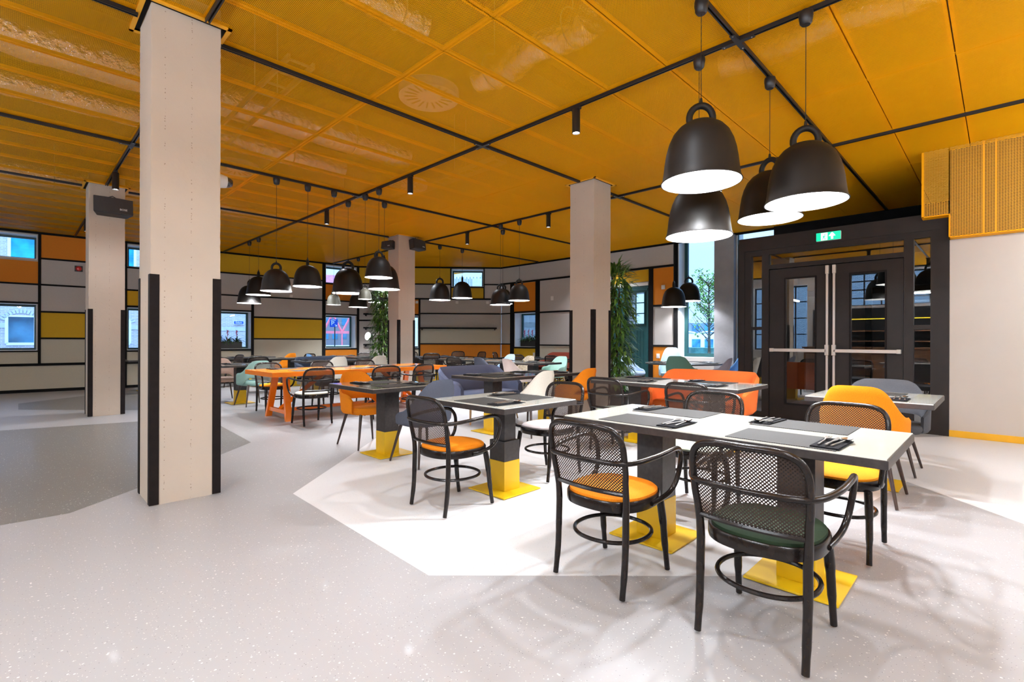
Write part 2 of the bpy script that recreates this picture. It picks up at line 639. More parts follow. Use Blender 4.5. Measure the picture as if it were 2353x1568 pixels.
inlay([(1.61, 4.094), (1.561, 2.163), (2.725, .989), (5.62, .60), (4.89, -.11), (5.6, -2.9), (8.7, -2.9),
       (8.7, .5), (8.15, .95), (8.6, 6.2), (5.94, 8.18), (3.217, 5.62)], 1, 0.0006)
inlay([(-3.4, 9.75), (-3.4, 4.70), (-.05, 4.772), (.295, 4.756), (.846, 5.245), (2.054, 6.5), (2.14, 8.155), (1.35, 9.36), (-.11, 9.715)], 2, 0.0006)
inlay([(.092, 13.53), (.084, 12.365), (1.588, 10.83), (3.0, 12.0), (2.25, 15.37)], 2, 0.0006)
inlay([(6.4, 9.2), (8.9, 7.0), (11.6, 9.0), (9.6, 13.2)], 2, 0.0006)
fl = fb.build('floor', [M['floor_base'], M['floor_white'], M['floor_dark']])
tag(fl, kind='structure')

# ceiling: expanded metal sheet, its upright strands, folded panel edges
X0, X1, Y0, Y1 = -3.5, 11.93, -3.0, 16.2
cl = MB()
XS = [-3.5 + 0.02, -0.53, 2.65, 5.83, 9.0, 11.93]
XJ = [-3.5, -2.1, -0.53, 1.08, 2.65, 4.25, 5.83, 7.40, 9.0, 10.55, 11.93]
YJ = [1.57 + 0.636 * k for k in range(-7, 24)]
g = 0.005
for a in range(len(XJ) - 1):
    for b in range(len(YJ) - 1):
        x0, x1, y0, y1 = XJ[a] + g, XJ[a + 1] - g, YJ[b] + g, min(YJ[b + 1] - g, 16.3)
        cl.quad((x0, y0, H), (x0, y1, H), (x1, y1, H), (x1, y0, H), mi=0)
SP = 0.0110
k = 0
x = X0
while x < X1 - 0.01:
    for b in range(len(YJ) - 1):
        y0, y1 = YJ[b] + g, min(YJ[b + 1] - g, 16.3)
        cl.quad((x, y0, H), (x, y1, H), (x, y1, H + 0.0048), (x, y0, H + 0.0048), mi=1)
    x += SP
for y in YJ:
    for sgn in (-1, 1):
        a, b = sorted((y + sgn * g, y + sgn * 0.030))
        cl.box(X0, X1, a, b, H + 0.0075, H + 0.010, mi=2)
        e = y + sgn * g
        cl.box(X0, X1, min(e, e + sgn * .003), max(e, e + sgn * .003), H + 0.0075, H + 0.045, mi=2)
for x in XJ[1:-1]:
    for sgn in (-1, 1):
        a, b = sorted((x + sgn * g, x + sgn * 0.030))
        cl.box(a, b, Y0, 16.2, H + 0.0075, H + 0.010, mi=2)
        e = x + sgn * g
        cl.box(min(e, e + sgn * .003), max(e, e + sgn * .003), Y0, 16.2, H + 0.0075, H + 0.045, mi=2)
ce = cl.build('ceiling', [M['mesh'], M['slat'], M['flange']])
tag(ce, kind='structure')
ps = MB()
ps.box(-3.6, 12.5, -3.1, 17, 4.95, 5.1)
for yy in (-0.6, 1.9, 4.4, 6.9, 9.4, 11.9, 14.4):
    ps.box(-3.5, 12.2, yy - 0.10, yy + 0.10, 4.72, 4.95)
tag(ps.build('ceiling', M['plenum']), kind='structure')

# ducts and cable trays above the mesh
for i, (y, z, r, x0, x1, lab) in enumerate([
        (7.05, 4.32, 0.22, -3.2, 4.6, 'silver foil wrapped air duct above the mesh, between the two rows of columns'),
        (8.45, 4.34, 0.17, -3.2, 4.2, 'thinner silver foil duct above the mesh, second row behind the front left column'),
        (4.1, 4.38, 0.15, 0.4, 2.9, 'silver foil duct above the mesh in front of the left column'),
        (12.6, 4.30, 0.22, -3.2, 6.8, 'foil wrapped duct above the mesh near the far left wall')]):
    t = thing('air_duct', lab, 'air duct', ((x0 + x1) / 2, y, z), 0, 'foil ducts above the mesh ceiling')
    d = MB()
    L = (x1 - x0) / 2
    n = 40
    d.tube([(-L + 2 * L * j / n, 0.008 * math.sin(j * 2.3), 0.006 * math.cos(j * 3.1)) for j in range(n + 1)],
           [r * (1 + 0.03 * math.sin(j * 1.9)) for j in range(n + 1)], 20)
    d.build('duct_sleeve', M['foil'], t, True)
    for j in range(4):
        st = MB()
        xx = -L + 2 * L * (j + .5) / 4
        st.tube([(xx, r * 1.05 * math.cos(q * PI / 12), r * 1.05 * math.sin(q * PI / 12)) for q in range(24)], 0.008, 6, True)
        st.tube([(xx, 0, r), (xx, 0, 4.94 - z)], 0.006, 6)
        st.build('hanger', M['plenum_pipe'], t, True)
for (x, y0, y1, lab) in [(3.5, 2.5, 3.95, 'silver flexible duct branch above the mesh, centre of the picture top'),
                         (5.0, 0.3, 2.0, 'silver flexible duct branch above the mesh, right of the centre branch')]:
    t = thing('duct_branch', lab, 'air duct', (x, (y0 + y1) / 2, 4.03), 0, 'flexible duct branches above the mesh')
    d = MB()
    L = (y1 - y0) / 2
    d.tube([(0.05 * math.sin(j * .35), -L + 2 * L * j / 30, 0) for j in range(31)], [0.15 * (1 + .05 * (j % 2)) for j in range(31)], 18)
    d.build('flexible_sleeve', M['foil'], t, True)
    for j in (-.7, .7):
        st = MB()
        st.tube([(0.17 * math.cos(q * PI / 12), j * L, 0.17 * math.sin(q * PI / 12)) for q in range(24)], 0.007, 6, True)
        st.tube([(0, j * L, .15), (0, j * L, .90)], 0.005, 6)
        st.build('hanger', M['plenum_pipe'], t, True)
for (x, y0, y1, lab) in [(2.0, 4.9, 14.5, 'dark cable tray above the mesh, nearer the left column'),
                         (5.2, 5.4, 15.0, 'dark cable tray above the mesh, nearer the middle of the room')]:
    t = thing('cable_tray', lab, 'cable tray', (x, (y0 + y1) / 2, 3.96), 0, 'cable trays above the mesh')
    L = (y1 - y0) / 2
    for s_ in (-.12, .12):
        MB().box(s_ - .012, s_ + .012, -L, L, 0, .06).build('side_rail', M['plenum_pipe'], t)
    d = MB()
    for j in range(int(L * 2 / .3)):
        d.box(-.12, .12, -L + j * .3, -L + j * .3 + .03, 0.005, .02)
    for j in (-.8, 0, .8):
        d.box(-.125, -.115, j * L, j * L + .01, .06, .98)
        d.box(.115, .125, j * L, j * L + .01, .06, .98)
    d.build('rungs', M['plenum_pipe'], t)
for (x, y, lab) in [(3.16, 4.40, 'round slotted ceiling diffuser glimpsed through the mesh near the upper middle'),
                    (2.43, 8.40, 'round slotted ceiling diffuser glimpsed through the mesh right of the left column'),
                    (4.75, 7.2, 'round slotted ceiling diffuser glimpsed through the mesh beside the centre track')]:
    t = thing('air_diffuser', lab, 'ceiling vent', (x, y, 3.86), 0, 'round air diffusers above the mesh')
    MB().lathe([(0.0, .02), (.30, .02), (.32, .0), (.32, .09), (.0, .09)], seg=28).build('plate', M['white'], t, True)
    for j in range(18):
        a = j * 2 * PI / 18
        T = Matrix.Rotation(a, 4, 'Z')
        MB().box(.13, .26, -.008, .008, .012, .019, T=T).build('slot', M['plenum_pipe'], t)


# ---- walls -------------------------------------------------------------------------
def wall_frame(A, B):
    """matrix: local x along the wall from A to B, local -y into the room (to the right hand side of A->B)"""
    a = math.atan2(B[1] - A[1], B[0] - A[0])
    return Matrix.Translation((A[0], A[1], 0)) @ Matrix.Rotation(a, 4, 'Z')


WN = [0]
TN = [0]


def panel_wall(name, A, B, L, holes, panels, battens, depth=0.42, sgn=1):
    """wall body with rectangular openings; panels = (s0,s1,z0,z1,material); battens the same without material.
    local +y points outside when sgn=1."""
    T = wall_frame(A, B)
    w = MB()
    xs = sorted({0.0, L, *[h[0] for h in holes], *[h[1] for h in holes]})
    for i in range(len(xs) - 1):
        a, b = xs[i], xs[i + 1]
        hs = sorted([(h[2], h[3]) for h in holes if h[0] < b - 1e-4 and h[1] > a + 1e-4])
        z = 0.0
        for (h0, h1) in hs:
            if h0 > z + 1e-4:
                w.box(a, b, 0, sgn * depth, z, h0, T=T)
            z = h1
        if z < 4.95:
            w.box(a, b, 0, sgn * depth, z, 4.95, T=T)
    wo = w.build(name, M['greige'])
    tag(wo, kind='structure')
    for (s0, s1, z0, z1, mm) in panels:
        MB().box(s0, s1, -sgn * 0.018, 0, z0, z1, T=T).build('wall_panel', M[mm], wo)
    for (s0, s1, z0, z1) in battens:
        MB().box(s0, s1, -sgn * 0.045, 0, z0, z1, T=T).build('batten', M['batten'], wo)
    return wo, T


def window(A, B, s0, s1, z0, z1, depth=0.42, sgn=1, frame=M['teal'], mullions=(), fr=0.06):
    """lining, frame and pane set at the outer side of the reveal"""
    T = wall_frame(A, B)
    WN[0] += 1
    l = MB()
    t = 0.012
    y0, y1 = 0.0, sgn * depth
    l.box(s0, s1, y0, y1, z0, z0 + t, T=T).box(s0, s1, y0, y1, z1 - t, z1, T=T)
    l.box(s0, s0 + t, y0, y1, z0 + t, z1 - t, T=T).box(s1 - t, s1, y0, y1, z0 + t, z1 - t, T=T)
    wo = l.build('window_%d' % WN[0], M['jamb'])
    tag(wo, kind='structure')
    f = MB()
    a, b = sgn * (depth - 0.10), sgn * (depth - 0.04)
    a, b = min(a, b), max(a, b)
    f.box(s0 + t, s1 - t, a, b, z0 + t, z0 + fr, T=T).box(s0 + t, s1 - t, a, b, z1 - fr, z1 - t, T=T)
    f.box(s0 + t, s0 + fr, a, b, z0 + fr, z1 - fr, T=T).box(s1 - fr, s1 - t, a, b, z0 + fr, z1 - fr, T=T)
    for (m0, m1, n0, n1) in mullions:
        f.box(m0, m1, a, b, n0, n1, T=T)
    f.build('window_frame', frame, wo)
    c = (a + b) / 2
    MB().box(s0 + fr, s1 - fr, c - .004, c + .004, z0 + fr, z1 - fr, T=T).build('pane', M['glass'], wo)
    return wo


# far left wall (yellow, orange and grey panels, six openings)
LA, LB, LL = (-1.2, 16.3), (8.35, 15.65), 9.57
h1 = [(0.05, 1.62, 3.13, 3.70), (0.05, 1.62, 0.98, 2.08), (3.30, 4.75, 3.13, 3.70), (3.30, 4.75, 0.97, 2.08),
      (5.02, 6.22, 0.98, 2.08), (8.44, 9.46, 3.12, 3.70), (8.44, 9.46, 0.98, 2.08)]
pn = [(0, 1.64, 2.56, 3.08, 'p_orange'), (0, 1.64, 2.12, 2.52, 'greige'), (0, 1.64, .68, .95, 'beige'), (0, 3.26, .07, .62, 'beige'),
      (1.69, 3.26, 3.18, 3.73, 'p_orange'), (1.69, 3.26, 2.56, 3.14, 'greige'), (1.69, 3.26, 1.92, 2.52, 'greige'),
      (1.69, 3.26, 1.29, 1.88, 'p_yellow'), (1.69, 3.26, .68, 1.25, 'beige'),
      (3.30, 4.80, 2.55, 3.09, 'greige'), (3.30, 4.80, 2.13, 2.51, 'p_yellow'), (3.30, 4.80, .68, .93, 'beige'),
      (4.84, 8.32, 3.20, 3.73, 'p_yellow'), (4.84, 8.32, 2.56, 3.16, 'greige'), (4.84, 6.22, 2.12, 2.52, 'greige'),
      (6.29, 8.32, 1.95, 2.52, 'greige'), (6.29, 8.32, 1.30, 1.90, 'p_yellow'), (6.29, 8.32, .68, 1.26, 'beige'), (4.84, 6.22, .68, .93, 'beige'),
      (3.30, 9.50, .07, .62, 'beige'), (8.42, 9.50, 2.57, 3.08, 'p_orange'), (8.42, 9.50, 2.12, 2.53, 'greige'), (8.42, 9.50, .68, .94, 'p_orange')]
bt = [(0, LL, 3.73, 3.78), (1.64, 1.69, .64, 3.73), (3.26, 3.30, .0, 3.73), (4.80, 4.84, .0, 3.73), (6.22, 6.29, .64, 2.54), (8.32, 8.42, 0, 3.73), (9.50, 9.57, 0, 3.73),
      (0, LL, .62, .68), (0, LL, 0, .07), (0, 1.64, 2.52, 2.56), (1.69, 3.26, 3.14, 3.18), (1.69, 3.26, 2.52, 2.56), (1.69, 3.26, 1.88, 1.92), (1.69, 3.26, 1.25, 1.29),
      (3.30, 4.80, 3.09, 3.13), (3.30, 4.80, 2.51, 2.55), (3.30, 4.80, 2.08, 2.13), (3.30, 4.80, .93, .97),
      (4.84, 8.32, 3.16, 3.20), (4.84, 8.32, 2.52, 2.56), (4.84, 6.22, 2.08, 2.12), (4.84, 6.22, .93, .98), (6.29, 8.32, 1.90, 1.95), (6.29, 8.32, 1.26, 1.30),
      (8.42, 9.50, 3.08, 3.12), (8.42, 9.50, 2.53, 2.57), (8.42, 9.50, 2.08, 2.12), (8.42, 9.50, .94, .98), (0, 1.64, 2.08, 2.12), (0, 1.64, .95, .98)]
wall_l, T_L = panel_wall('wall_left', LA, LB, LL, h1, pn, bt)
for hh in h1:
    window(LA, LB, *hh)
# corner wall facing the camera
CA, CB, CL = (8.35, 15.65), (11.93, 12.33), 4.88
h2 = [(3.16, 4.26, 3.10, 3.70), (1.0, 2.02, 0.98, 2.10)]
pn = [(0, 3.12, 3.20, 3.73, 'p_yellow'), (4.30, 4.88, 3.20, 3.73, 'greige'), (0, 3.12, 2.70, 3.16, 'greige'), (3.16, 4.26, 2.70, 3.06, 'p_yellow'), (4.30, 4.88, 2.70, 3.16, 'greige'),
      (0, .95, 1.95, 2.62, 'greige'), (0, .95, .68, 1.90, 'greige'), (1.0, 2.04, 2.15, 2.65, 'p_orange'), (2.10, 4.84, 2.19, 2.65, 'greige'), (2.10, 4.84, 1.69, 2.15, 'greige'),
      (2.10, 4.84, 1.15, 1.65, 'beige'), (2.10, 4.84, .65, 1.11, 'p_orange'), (0, 4.84, .08, .60, 'beige'), (1.0, 2.04, .68, .94, 'beige')]
bt = [(0, CL, 3.73, 3.78), (0, 3.12, 3.16, 3.20), (4.30, CL, 3.16, 3.20), (3.12, 3.16, 2.66, 3.73), (4.26, 4.30, 2.66, 3.73), (3.16, 4.26, 3.06, 3.10), (0, CL, 2.65, 2.70),
      (.95, 1.0, 0, 2.65), (2.04, 2.10, 0, 2.65), (2.10, 4.84, 2.15, 2.19), (2.10, 4.84, 1.11, 1.15), (0, CL, .60, .65), (0, CL, 0, .08), (1.0, 2.04, 2.10, 2.15), (1.0, 2.04, .94, .98), (0, .95, 1.90, 1.95)]
wall_c, T_C = panel_wall('wall_corner', CA, CB, CL, h2, pn, bt)
for hh in h2:
    window(CA, CB, *hh)
# window wall on the right; s runs from y = 12.33 towards the camera side
RA, RB, RL = (11.93, 12.33), (11.93, -3.0), 15.33
yy = lambda y: 12.33 - y
h3 = [(yy(11.68), yy(10.72), 1.04, 2.17), (yy(7.30), yy(6.78), 1.70, 2.56), (yy(5.86), yy(4.89), .84, 4.4), (yy(4.42), yy(3.58), .84, 4.4)]
pn = [(yy(12.33), yy(5.99), 3.22, 3.73, 'greige'), (yy(11.70), yy(10.71), 2.22, 3.16, 'p_orange'), (yy(11.70), yy(10.71), .08, .99, 'p_yellow'),
      (.03, yy(11.87), 2.70, 3.16, 'greige'), (.03, yy(11.87), 2.19, 2.65, 'greige'), (.03, yy(11.87), 1.15, 2.15, 'greige'), (.03, yy(11.87), .65, 1.11, 'p_orange'), (.03, yy(11.87), .08, .60, 'beige'),
      (yy(10.54), yy(8.1), 2.18, 3.16, 'greige'), (yy(10.54), yy(8.1), 1.13, 2.13, 'greige'), (yy(10.54), yy(8.1), .70, 1.09, 'beige'), (yy(10.54), yy(8.1), .08, .64, 'beige'),
      (yy(8.04), yy(7.84), .08, 3.16, 'greige'), (yy(7.78), yy(6.68), 2.84, 3.16, 'p_yellow'), (yy(6.55), yy(5.98), 2.20, 3.16, 'p_orange'),
      (yy(6.55), yy(5.98), 1.15, 2.15, 'greige'), (yy(6.55), yy(5.98), .08, 1.10, 'p_orange'), (yy(5.86), yy(3.58), .08, .78, 'greige')]
bt = [(0, yy(3.58), 3.73, 3.78), (0, yy(11.86), 2.65, 2.70), (0, yy(11.86), 2.15, 2.19), (0, yy(11.86), 1.11, 1.15), (0, yy(11.86), .60, .65), (0, yy(5.97), 3.17, 3.22), (yy(11.86), yy(11.70), 0, 3.17), (yy(10.71), yy(10.55), 0, 3.17), (yy(11.70), yy(10.71), 2.17, 2.22), (yy(11.70), yy(10.71), .99, 1.04),
      (yy(10.54), yy(8.1), 2.13, 2.18), (yy(10.54), yy(8.1), 1.09, 1.13), (yy(10.54), yy(8.1), .64, .70), (yy(8.1), yy(8.04), 0, 3.17), (yy(7.84), yy(7.78), 0, 3.17), (yy(6.67), yy(6.55), 0, 3.17),
      (yy(6.55), yy(5.98), 2.15, 2.20), (yy(6.55), yy(5.98), 1.10, 1.15), (yy(5.97), yy(5.87), 0, 3.73), (0, yy(3.3), 0, .08)]
wall_r, T_R = panel_wall('wall_right', RA, RB, RL, h3, pn, bt)
window(RA, RB, *h3[0])
window(RA, RB, *h3[2], fr=.10)
window(RA, RB, *h3[3], fr=.03, depth=.14)
# concrete pier between the two tall panes and black cladding over the vestibule
MB().box(11.78, 11.93, 4.43, 4.885, 0, 3.74).build('trim_1', M['pier'])['kind'] = 'structure'
MB().box(11.80, 11.93, -3.0, 3.58, 2.2, 3.78).build('trim_2', M['batten'])['kind'] = 'structure'

# closing walls beside and behind the camera
AA, AB = (-3.5, -3.0), (-3.5, 16.45)
hb = [(3.2, 5.2, 2.5, 3.7), (5.5, 7.5, 2.5, 3.7), (8.2, 10.2, .9, 3.4), (11.2, 13.2, .9, 3.0), (14.2, 16.2, .9, 3.0)]
wb, T_B = panel_wall('wall_back', AA, AB, 19.45, hb, [(9.0, 19.4, .07, .6, 'beige')], [(0, 19.4, 0, .07), (0, 19.4, 3.73, 3.78)])
for (a, b, c, d) in hb:
    ml = [(a + (b - a) * q - .02, a + (b - a) * q + .02, c, d) for q in (.25, .5, .75)] + [(a, b, c + (d - c) * q - .02, c + (d - c) * q + .02) for q in (.25, .5, .75)]
    window(AA, AB, a, b, c, d, mullions=ml, frame=M['black'])
DA, DB = (12.3, -3.0), (-3.5, -3.0)
panel_wall('wall_front', DA, DB, 15.8, [], [(4, 15.7, 1.0, 3.4, 'greige')], [(0, 15.8, 3.73, 3.78), (0, 15.8, 0, .07)])
MB().box(-3.9, -1.2, 16.3, 16.72, 0, 4.95).build('wall_left', M['greige'])['kind'] = 'structure'

# green service door in the window wall
dr = MB()
y0, y1 = 6.68, 7.78
dr.box(11.885, 11.925, y0, y1, 0.0, 1.70).box(11.885, 11.925, y0, y1, 2.56, 2.72).box(11.885, 11.925, y0, y0 + .10, 1.70, 2.56).box(11.885, 11.925, y0 + .62, y1, 1.70, 2.56)
d = dr.build('door_2', M['teal'])
tag(d, kind='structure')
fr = MB()
for q in range(9):
    yy_ = y0 + .14 + q * .092
    fr.box(11.873, 11.887, yy_, yy_ + .080, .18, 1.52)
fr.box(11.872, 11.886, y0 + .02, y1 - .02, 2.60, 2.66)
fr.build('door_boards', M['teal'], d)
MB().box(11.892, 11.898, y0 + .10, y0 + .62, 1.70, 2.56).build('door_pane', M['glass'], d)
mu = MB()
for q in range(4):
    z = 1.70 + q * .2866
    mu.box(11.862, 11.878, y0 + .08, y0 + .64, z - .014, z + .014)
for q in range(3):
    ym = y0 + .10 + q * .26
    mu.box(11.862, 11.878, ym - .014, ym + .014, 1.70, 2.56)
mu.build('door_muntins', M['teal'], d)
MB().box(11.87, 11.93, y0, y1, 2.73, 2.81).build('trim_3', M['white'])['kind'] = 'structure'

# plaster wall to the right of the entrance, with the mesh bulkhead
MB().box(8.73, 9.0, -3.0, .497, 0, 2.615).build('wall_right', M['plaster'])['kind'] = 'structure'
MB().box(8.73, 9.0, -3.0, .497, 2.615, 4.95).build('wall_right', M['bulk_back'])['kind'] = 'structure'
MB().box(8.715, 8.73, -3.0, .497, 0, .085).build('baseboard_right', M['skirt_yellow'])['kind'] = 'structure'

bh = thing('mesh_bulkhead', 'orange expanded metal bulkhead box above the plaster wall, right of the entrance', 'mesh box', (8.55, 0, 2.6))
b_ = MB()


def uvq(mb, pts, uvs, mi=0):
    mb.quad(*pts, mi=mi, uv=uvs)


for (ya, yb, za, zb) in ((.497, .76, .31, 1.175), (-.9, .485, .01, 1.175), (-2.95, -.93, .01, 1.175)):
    uvq(b_, [(0, ya, za), (0, yb, za), (0, yb, zb), (0, ya, zb)], [(ya, za), (yb, za), (yb, zb), (ya, zb)])
uvq(b_, [(0, .76, .31), (.18, .76, .31), (.18, .76, 1.175), (0, .76, 1.175)], [(0, .31), (.18, .31), (.18, 1.175), (0, 1.175)])
b_.build('mesh_sheet', M['mesh_box'], bh)
f_ = MB()
f_.box(-.012, .17, .49, .77, .300, .312).box(-.012, .17, .485, .497, .0, .312).box(-.012, .17, -2.95, .497, 0, .014)
for ya in (.05, .16, -1.5, -1.39):
    f_.box(.004, .03, ya, ya + .018, .014, 1.17)
f_.box(-.012, .0, .745, .77, .30, 1.17)
f_.build('edge_frame', M['flange'], bh)

# ---- entrance vestibule --------------------------------------------------------------
XV = 8.73
v = MB()
v.box(XV, XV + .12, .50, .69, 0, 2.90).box(XV, XV + .12, 3.0, 3.20, 0, 2.90).box(XV, XV + .12, .69, 3.0, 2.675, 2.90)
v.box(XV, XV + .12, .87, .975, 0, 2.675).box(XV, XV + .12, 2.72, 2.83, 0, 2.675).box(XV, XV + .12, .975, 2.72, 2.43, 2.50)
v.box(XV, XV + .12, .69, .87, 1.42, 1.48).box(XV, XV + .12, 2.83, 3.0, 1.44, 1.49).box(XV, XV + .12, .69, .87, 0, .08).box(XV, XV + .12, 2.83, 3.0, 0, .08)
v.box(XV - .012, XV, .50, .60, 0, 2.90).box(XV - .012, XV, .60, 3.10, 2.76, 2.90).box(XV - .012, XV, 3.10, 3.20, 0, 2.90)
vo = v.build('trim_4', M['door_brown'])
tag(vo, kind='structure')
gl = MB()
for (a, b, c, d_) in ((.69, .87, .08, 1.42), (.69, .87, 1.48, 2.675), (2.83, 3.0, .08, 1.44), (2.83, 3.0, 1.49, 2.675), (.975, 2.72, 2.50, 2.675)):
    WN[0] += 1
    o = MB().box(XV + .05, XV + .058, a, b, c, d_).build('window_%d' % WN[0], M['door_glass'])
    tag(o, kind='structure')


def leaf_door(y0, y1, g0, g1, bar_side, name):
    o = MB()
    xa, xb = XV + .02, XV + .07
    o.box(xa, xb, y0, g0, .01, 2.42).box(xa, xb, g1, y1, .01, 2.42).box(xa, xb, g0, g1, .01, .26).box(xa, xb, g0, g1, 2.25, 2.42)
    do = o.build(name, M['door_brown'])
    tag(do, kind='structure')
    m_ = MB()
    t = .022
    m_.box(xa - .012, xa, g0 - t, g0, .26 - t, 2.25 + t).box(xa - .012, xa, g1, g1 + t, .26 - t, 2.25 + t)
    m_.box(xa - .012, xa, g0, g1, .26 - t, .26).box(xa - .012, xa, g0, g1, 2.25, 2.25 + t)
    m_.build('glazing_bead', M['guard'], do)
    MB().box(xa + .02, xa + .028, g0, g1, .26, 2.25).build('pane', M['door_glass'], do)
    # push bar, gearbox, vertical rod
    yr = bar_side
    ends = (y0 + .02, yr) if yr > (y0 + y1) / 2 else (yr, y1 - .02)
    MB().box(xa - .075, xa - .035, ends[0], ends[1], 1.085, 1.135).build('push_bar', M['satin'], do, bevel=.006)
    e = ends[0] if abs(ends[0] - yr) > .1 else ends[1] - .05
    MB().box(xa - .08, xa, e, e + .05, 1.08, 1.14).build('bar_bracket', M['satin'], do, bevel=.006)
    MB().box(xa - .075, xa, yr - .025, yr + .025, 1.04, 1.20).build('latch_housing', M['satin'], do, bevel=.006)
    r_ = MB().box(xa - .04, xa - .01, yr - .014, yr + .014, .06, 1.04).box(xa - .04, xa - .01, yr - .014, yr + .014, 1.20, 2.28)
    r_.build('latch_rod', M['satin'], do)
    MB().box(xa - .05, xa, yr - .022, yr + .022, 2.28, 2.41).build('top_latch', M['satin'], do, bevel=.006)
    return do


leaf_door(1.852, 2.715, 2.063, 2.473, 1.895, 'door_1')
leaf_door(.980, 1.846, 1.189, 1.594, 1.805, 'door_3')
# vestibule lining, outer doors and wall light
vb = MB()
vb.box(XV + .12, 11.80, 3.08, 3.20, 0, 2.9).box(XV + .12, 11.80, .50, .62, 0, 2.9)
tag(vb.build('wall_vestibule', M['plaster']), kind='structure')
tag(MB().box(XV, 11.93, .5, 3.2, 2.9, 2.98).build('trim_5', M['door_brown']), kind='structure')
ob = MB()
ob.box(11.70, 11.80, .62, 3.08, 2.3, 2.9).box(11.70, 11.80, .62, .75, 0, 2.3).box(11.70, 11.80, 2.95, 3.08, 0, 2.3).box(11.70, 11.80, 1.80, 1.90, 0, 2.3)
ob.box(11.70, 11.80, .75, 2.95, 1.0, 1.1).box(11.70, 11.80, .75, 2.95, 0, .2)
tag(ob.build('door_4', M['teal']), kind='structure')
wlp = thing('wall_light', 'round white bulkhead light on the vestibule wall seen through the left door pane', 'wall light', (10.0, 3.08, 1.62))
MB().lathe([(0, 0), (.15, 0), (.15, .05), (.13, .07)], seg=28).build('rim', M['white'], wlp, True).rotation_euler = (R(90), 0, 0)
MB().lathe([(.13, .06), (.11, .09), (.06, .115), (0.001, .12)], seg=28).build('diffuser', mat('opal diffuser', (.8, .8, .8), .3, emit=((.8, .85, 1), .8)), wlp, True).rotation_euler = (R(90), 0, 0)

# emergency exit sign
es = thing('exit_sign', 'green emergency exit sign with running man and upward arrow above the doors', 'exit sign', (XV - .06, 1.87, 2.78))
MB().box(0, .045, -.16, .16, 0, .125).build('housing', M['white'], es, bevel=.004)
MB().box(-.004, 0, -.158, .158, .002, .123).build('green_panel', M['green_sign'], es)
MB().box(-.006, -.004, .01, .095, .008, .117).build('door_pictogram', M['sign_white'], es)


def YZ(pts, x=-.008):
    return [(x, p[0], p[1]) for p in pts]


ar = MB()
ar.quad(*YZ([(-.065, .015), (-.035, .015), (-.035, .07), (-.065, .07)], -.0065))
ar.quad(*YZ([(-.095, .06), (-.005, .06), (-.042, .112), (-.058, .112)], -.0065))
ar.build('arrow', M['sign_white'], es)
rm = MB()
rm.tube(YZ([(.050, .075), (.058, .045)]), .009, 6)
rm.tube(YZ([(.058, .045), (.040, .035), (.045, .012)]), .005, 6)
rm.tube(YZ([(.058, .045), (.070, .030), (.085, .022)]), .005, 6)
rm.tube(YZ([(.050, .073), (.068, .066), (.072, .050)]), .004, 6)
rm.tube(YZ([(.050, .073), (.033, .068), (.026, .056)]), .004, 6)
rm.lathe([(0.001, -.009), (.008, -.004), (.008, .004), (0.001, .009)], c=(-.008, .044, .092), seg=10)
rm.build('running_man', M['green_sign'], es, True)


# ---- columns -------------------------------------------------------------------------
def column(cx, cy, lab, w=.465):
    t = thing('concrete_column', lab, 'column', (cx, cy, 0), 0, None)
    h = w / 2
    s_ = MB()
    n = 24
    rnd = random.Random(int(cx * 10 + cy))
    m_ = n * 4
    edge = [[h - abs(rnd.gauss(0, .0013)) for _ in range(m_ + 1)] for _ in range(4)]
    rows = []
    for k in range(m_ + 1):
        z = (H + .15) * k / m_
        row = []
        for q in range(4):       # one ring of points, slightly chipped at the four arrises
            T = Matrix.Rotation(q * PI / 2, 4, 'Z')
            e = edge[q][k]
            row += [T @ Vector((h, -h + .012, z)), T @ Vector((h, 0, z)), T @ Vector((h, h - .012, z)), T @ Vector((e, e, z))]
        rows.append(row)
    s_.grid(rows, wrap=True)
    s_.build('shaft', M['column'], t)
    for sx in (-1, 1):
        for sy in (-1, 1):
            g_ = MB()
            a, b, c = h - .055, h + .006, h - .001
            g_.prism([(sx * a, sy * c), (sx * a, sy * b), (sx * b, sy * b), (sx * b, sy * a), (sx * c, sy * a), (sx * c, sy * c)] if sx * sy < 0 else
                     [(sx * a, sy * c), (sx * c, sy * c), (sx * c, sy * a), (sx * b, sy * a), (sx * b, sy * b), (sx * a, sy * b)], .004, 1.742)
            g_.build('corner_guard', M['guard'], t)
    c_ = MB()
    o1, o2 = h + .035, h + .065
    for q in range(4):
        T = Matrix.Rotation(q * PI / 2, 4, 'Z')
        c_.box(o1, o2, -o2, o2, H - .012, H + .03, T=T)
    c_.build('ceiling_collar', M['collar'], t)
    k_ = MB()
    for q in range(4):
        T = Matrix.Rotation(q * PI / 2, 4, 'Z')
        k_.box(h + .003, o1, -o1, o1, H - .004, H + .03, T=T)
    k_.build('shadow_gap', M['batten'], t)
    return t


column(.962, 4.762, 'large rough beige concrete column with black corner guards, nearest the camera')
column(1.10, 10.68, 'rough concrete column with black corner guards and speaker at far left')
column(6.60, 4.752, 'concrete column with black corner guards beside the tall plant, right of centre')
column(6.74, 10.50, 'distant concrete column with black corner guards carrying speakers, centre left')

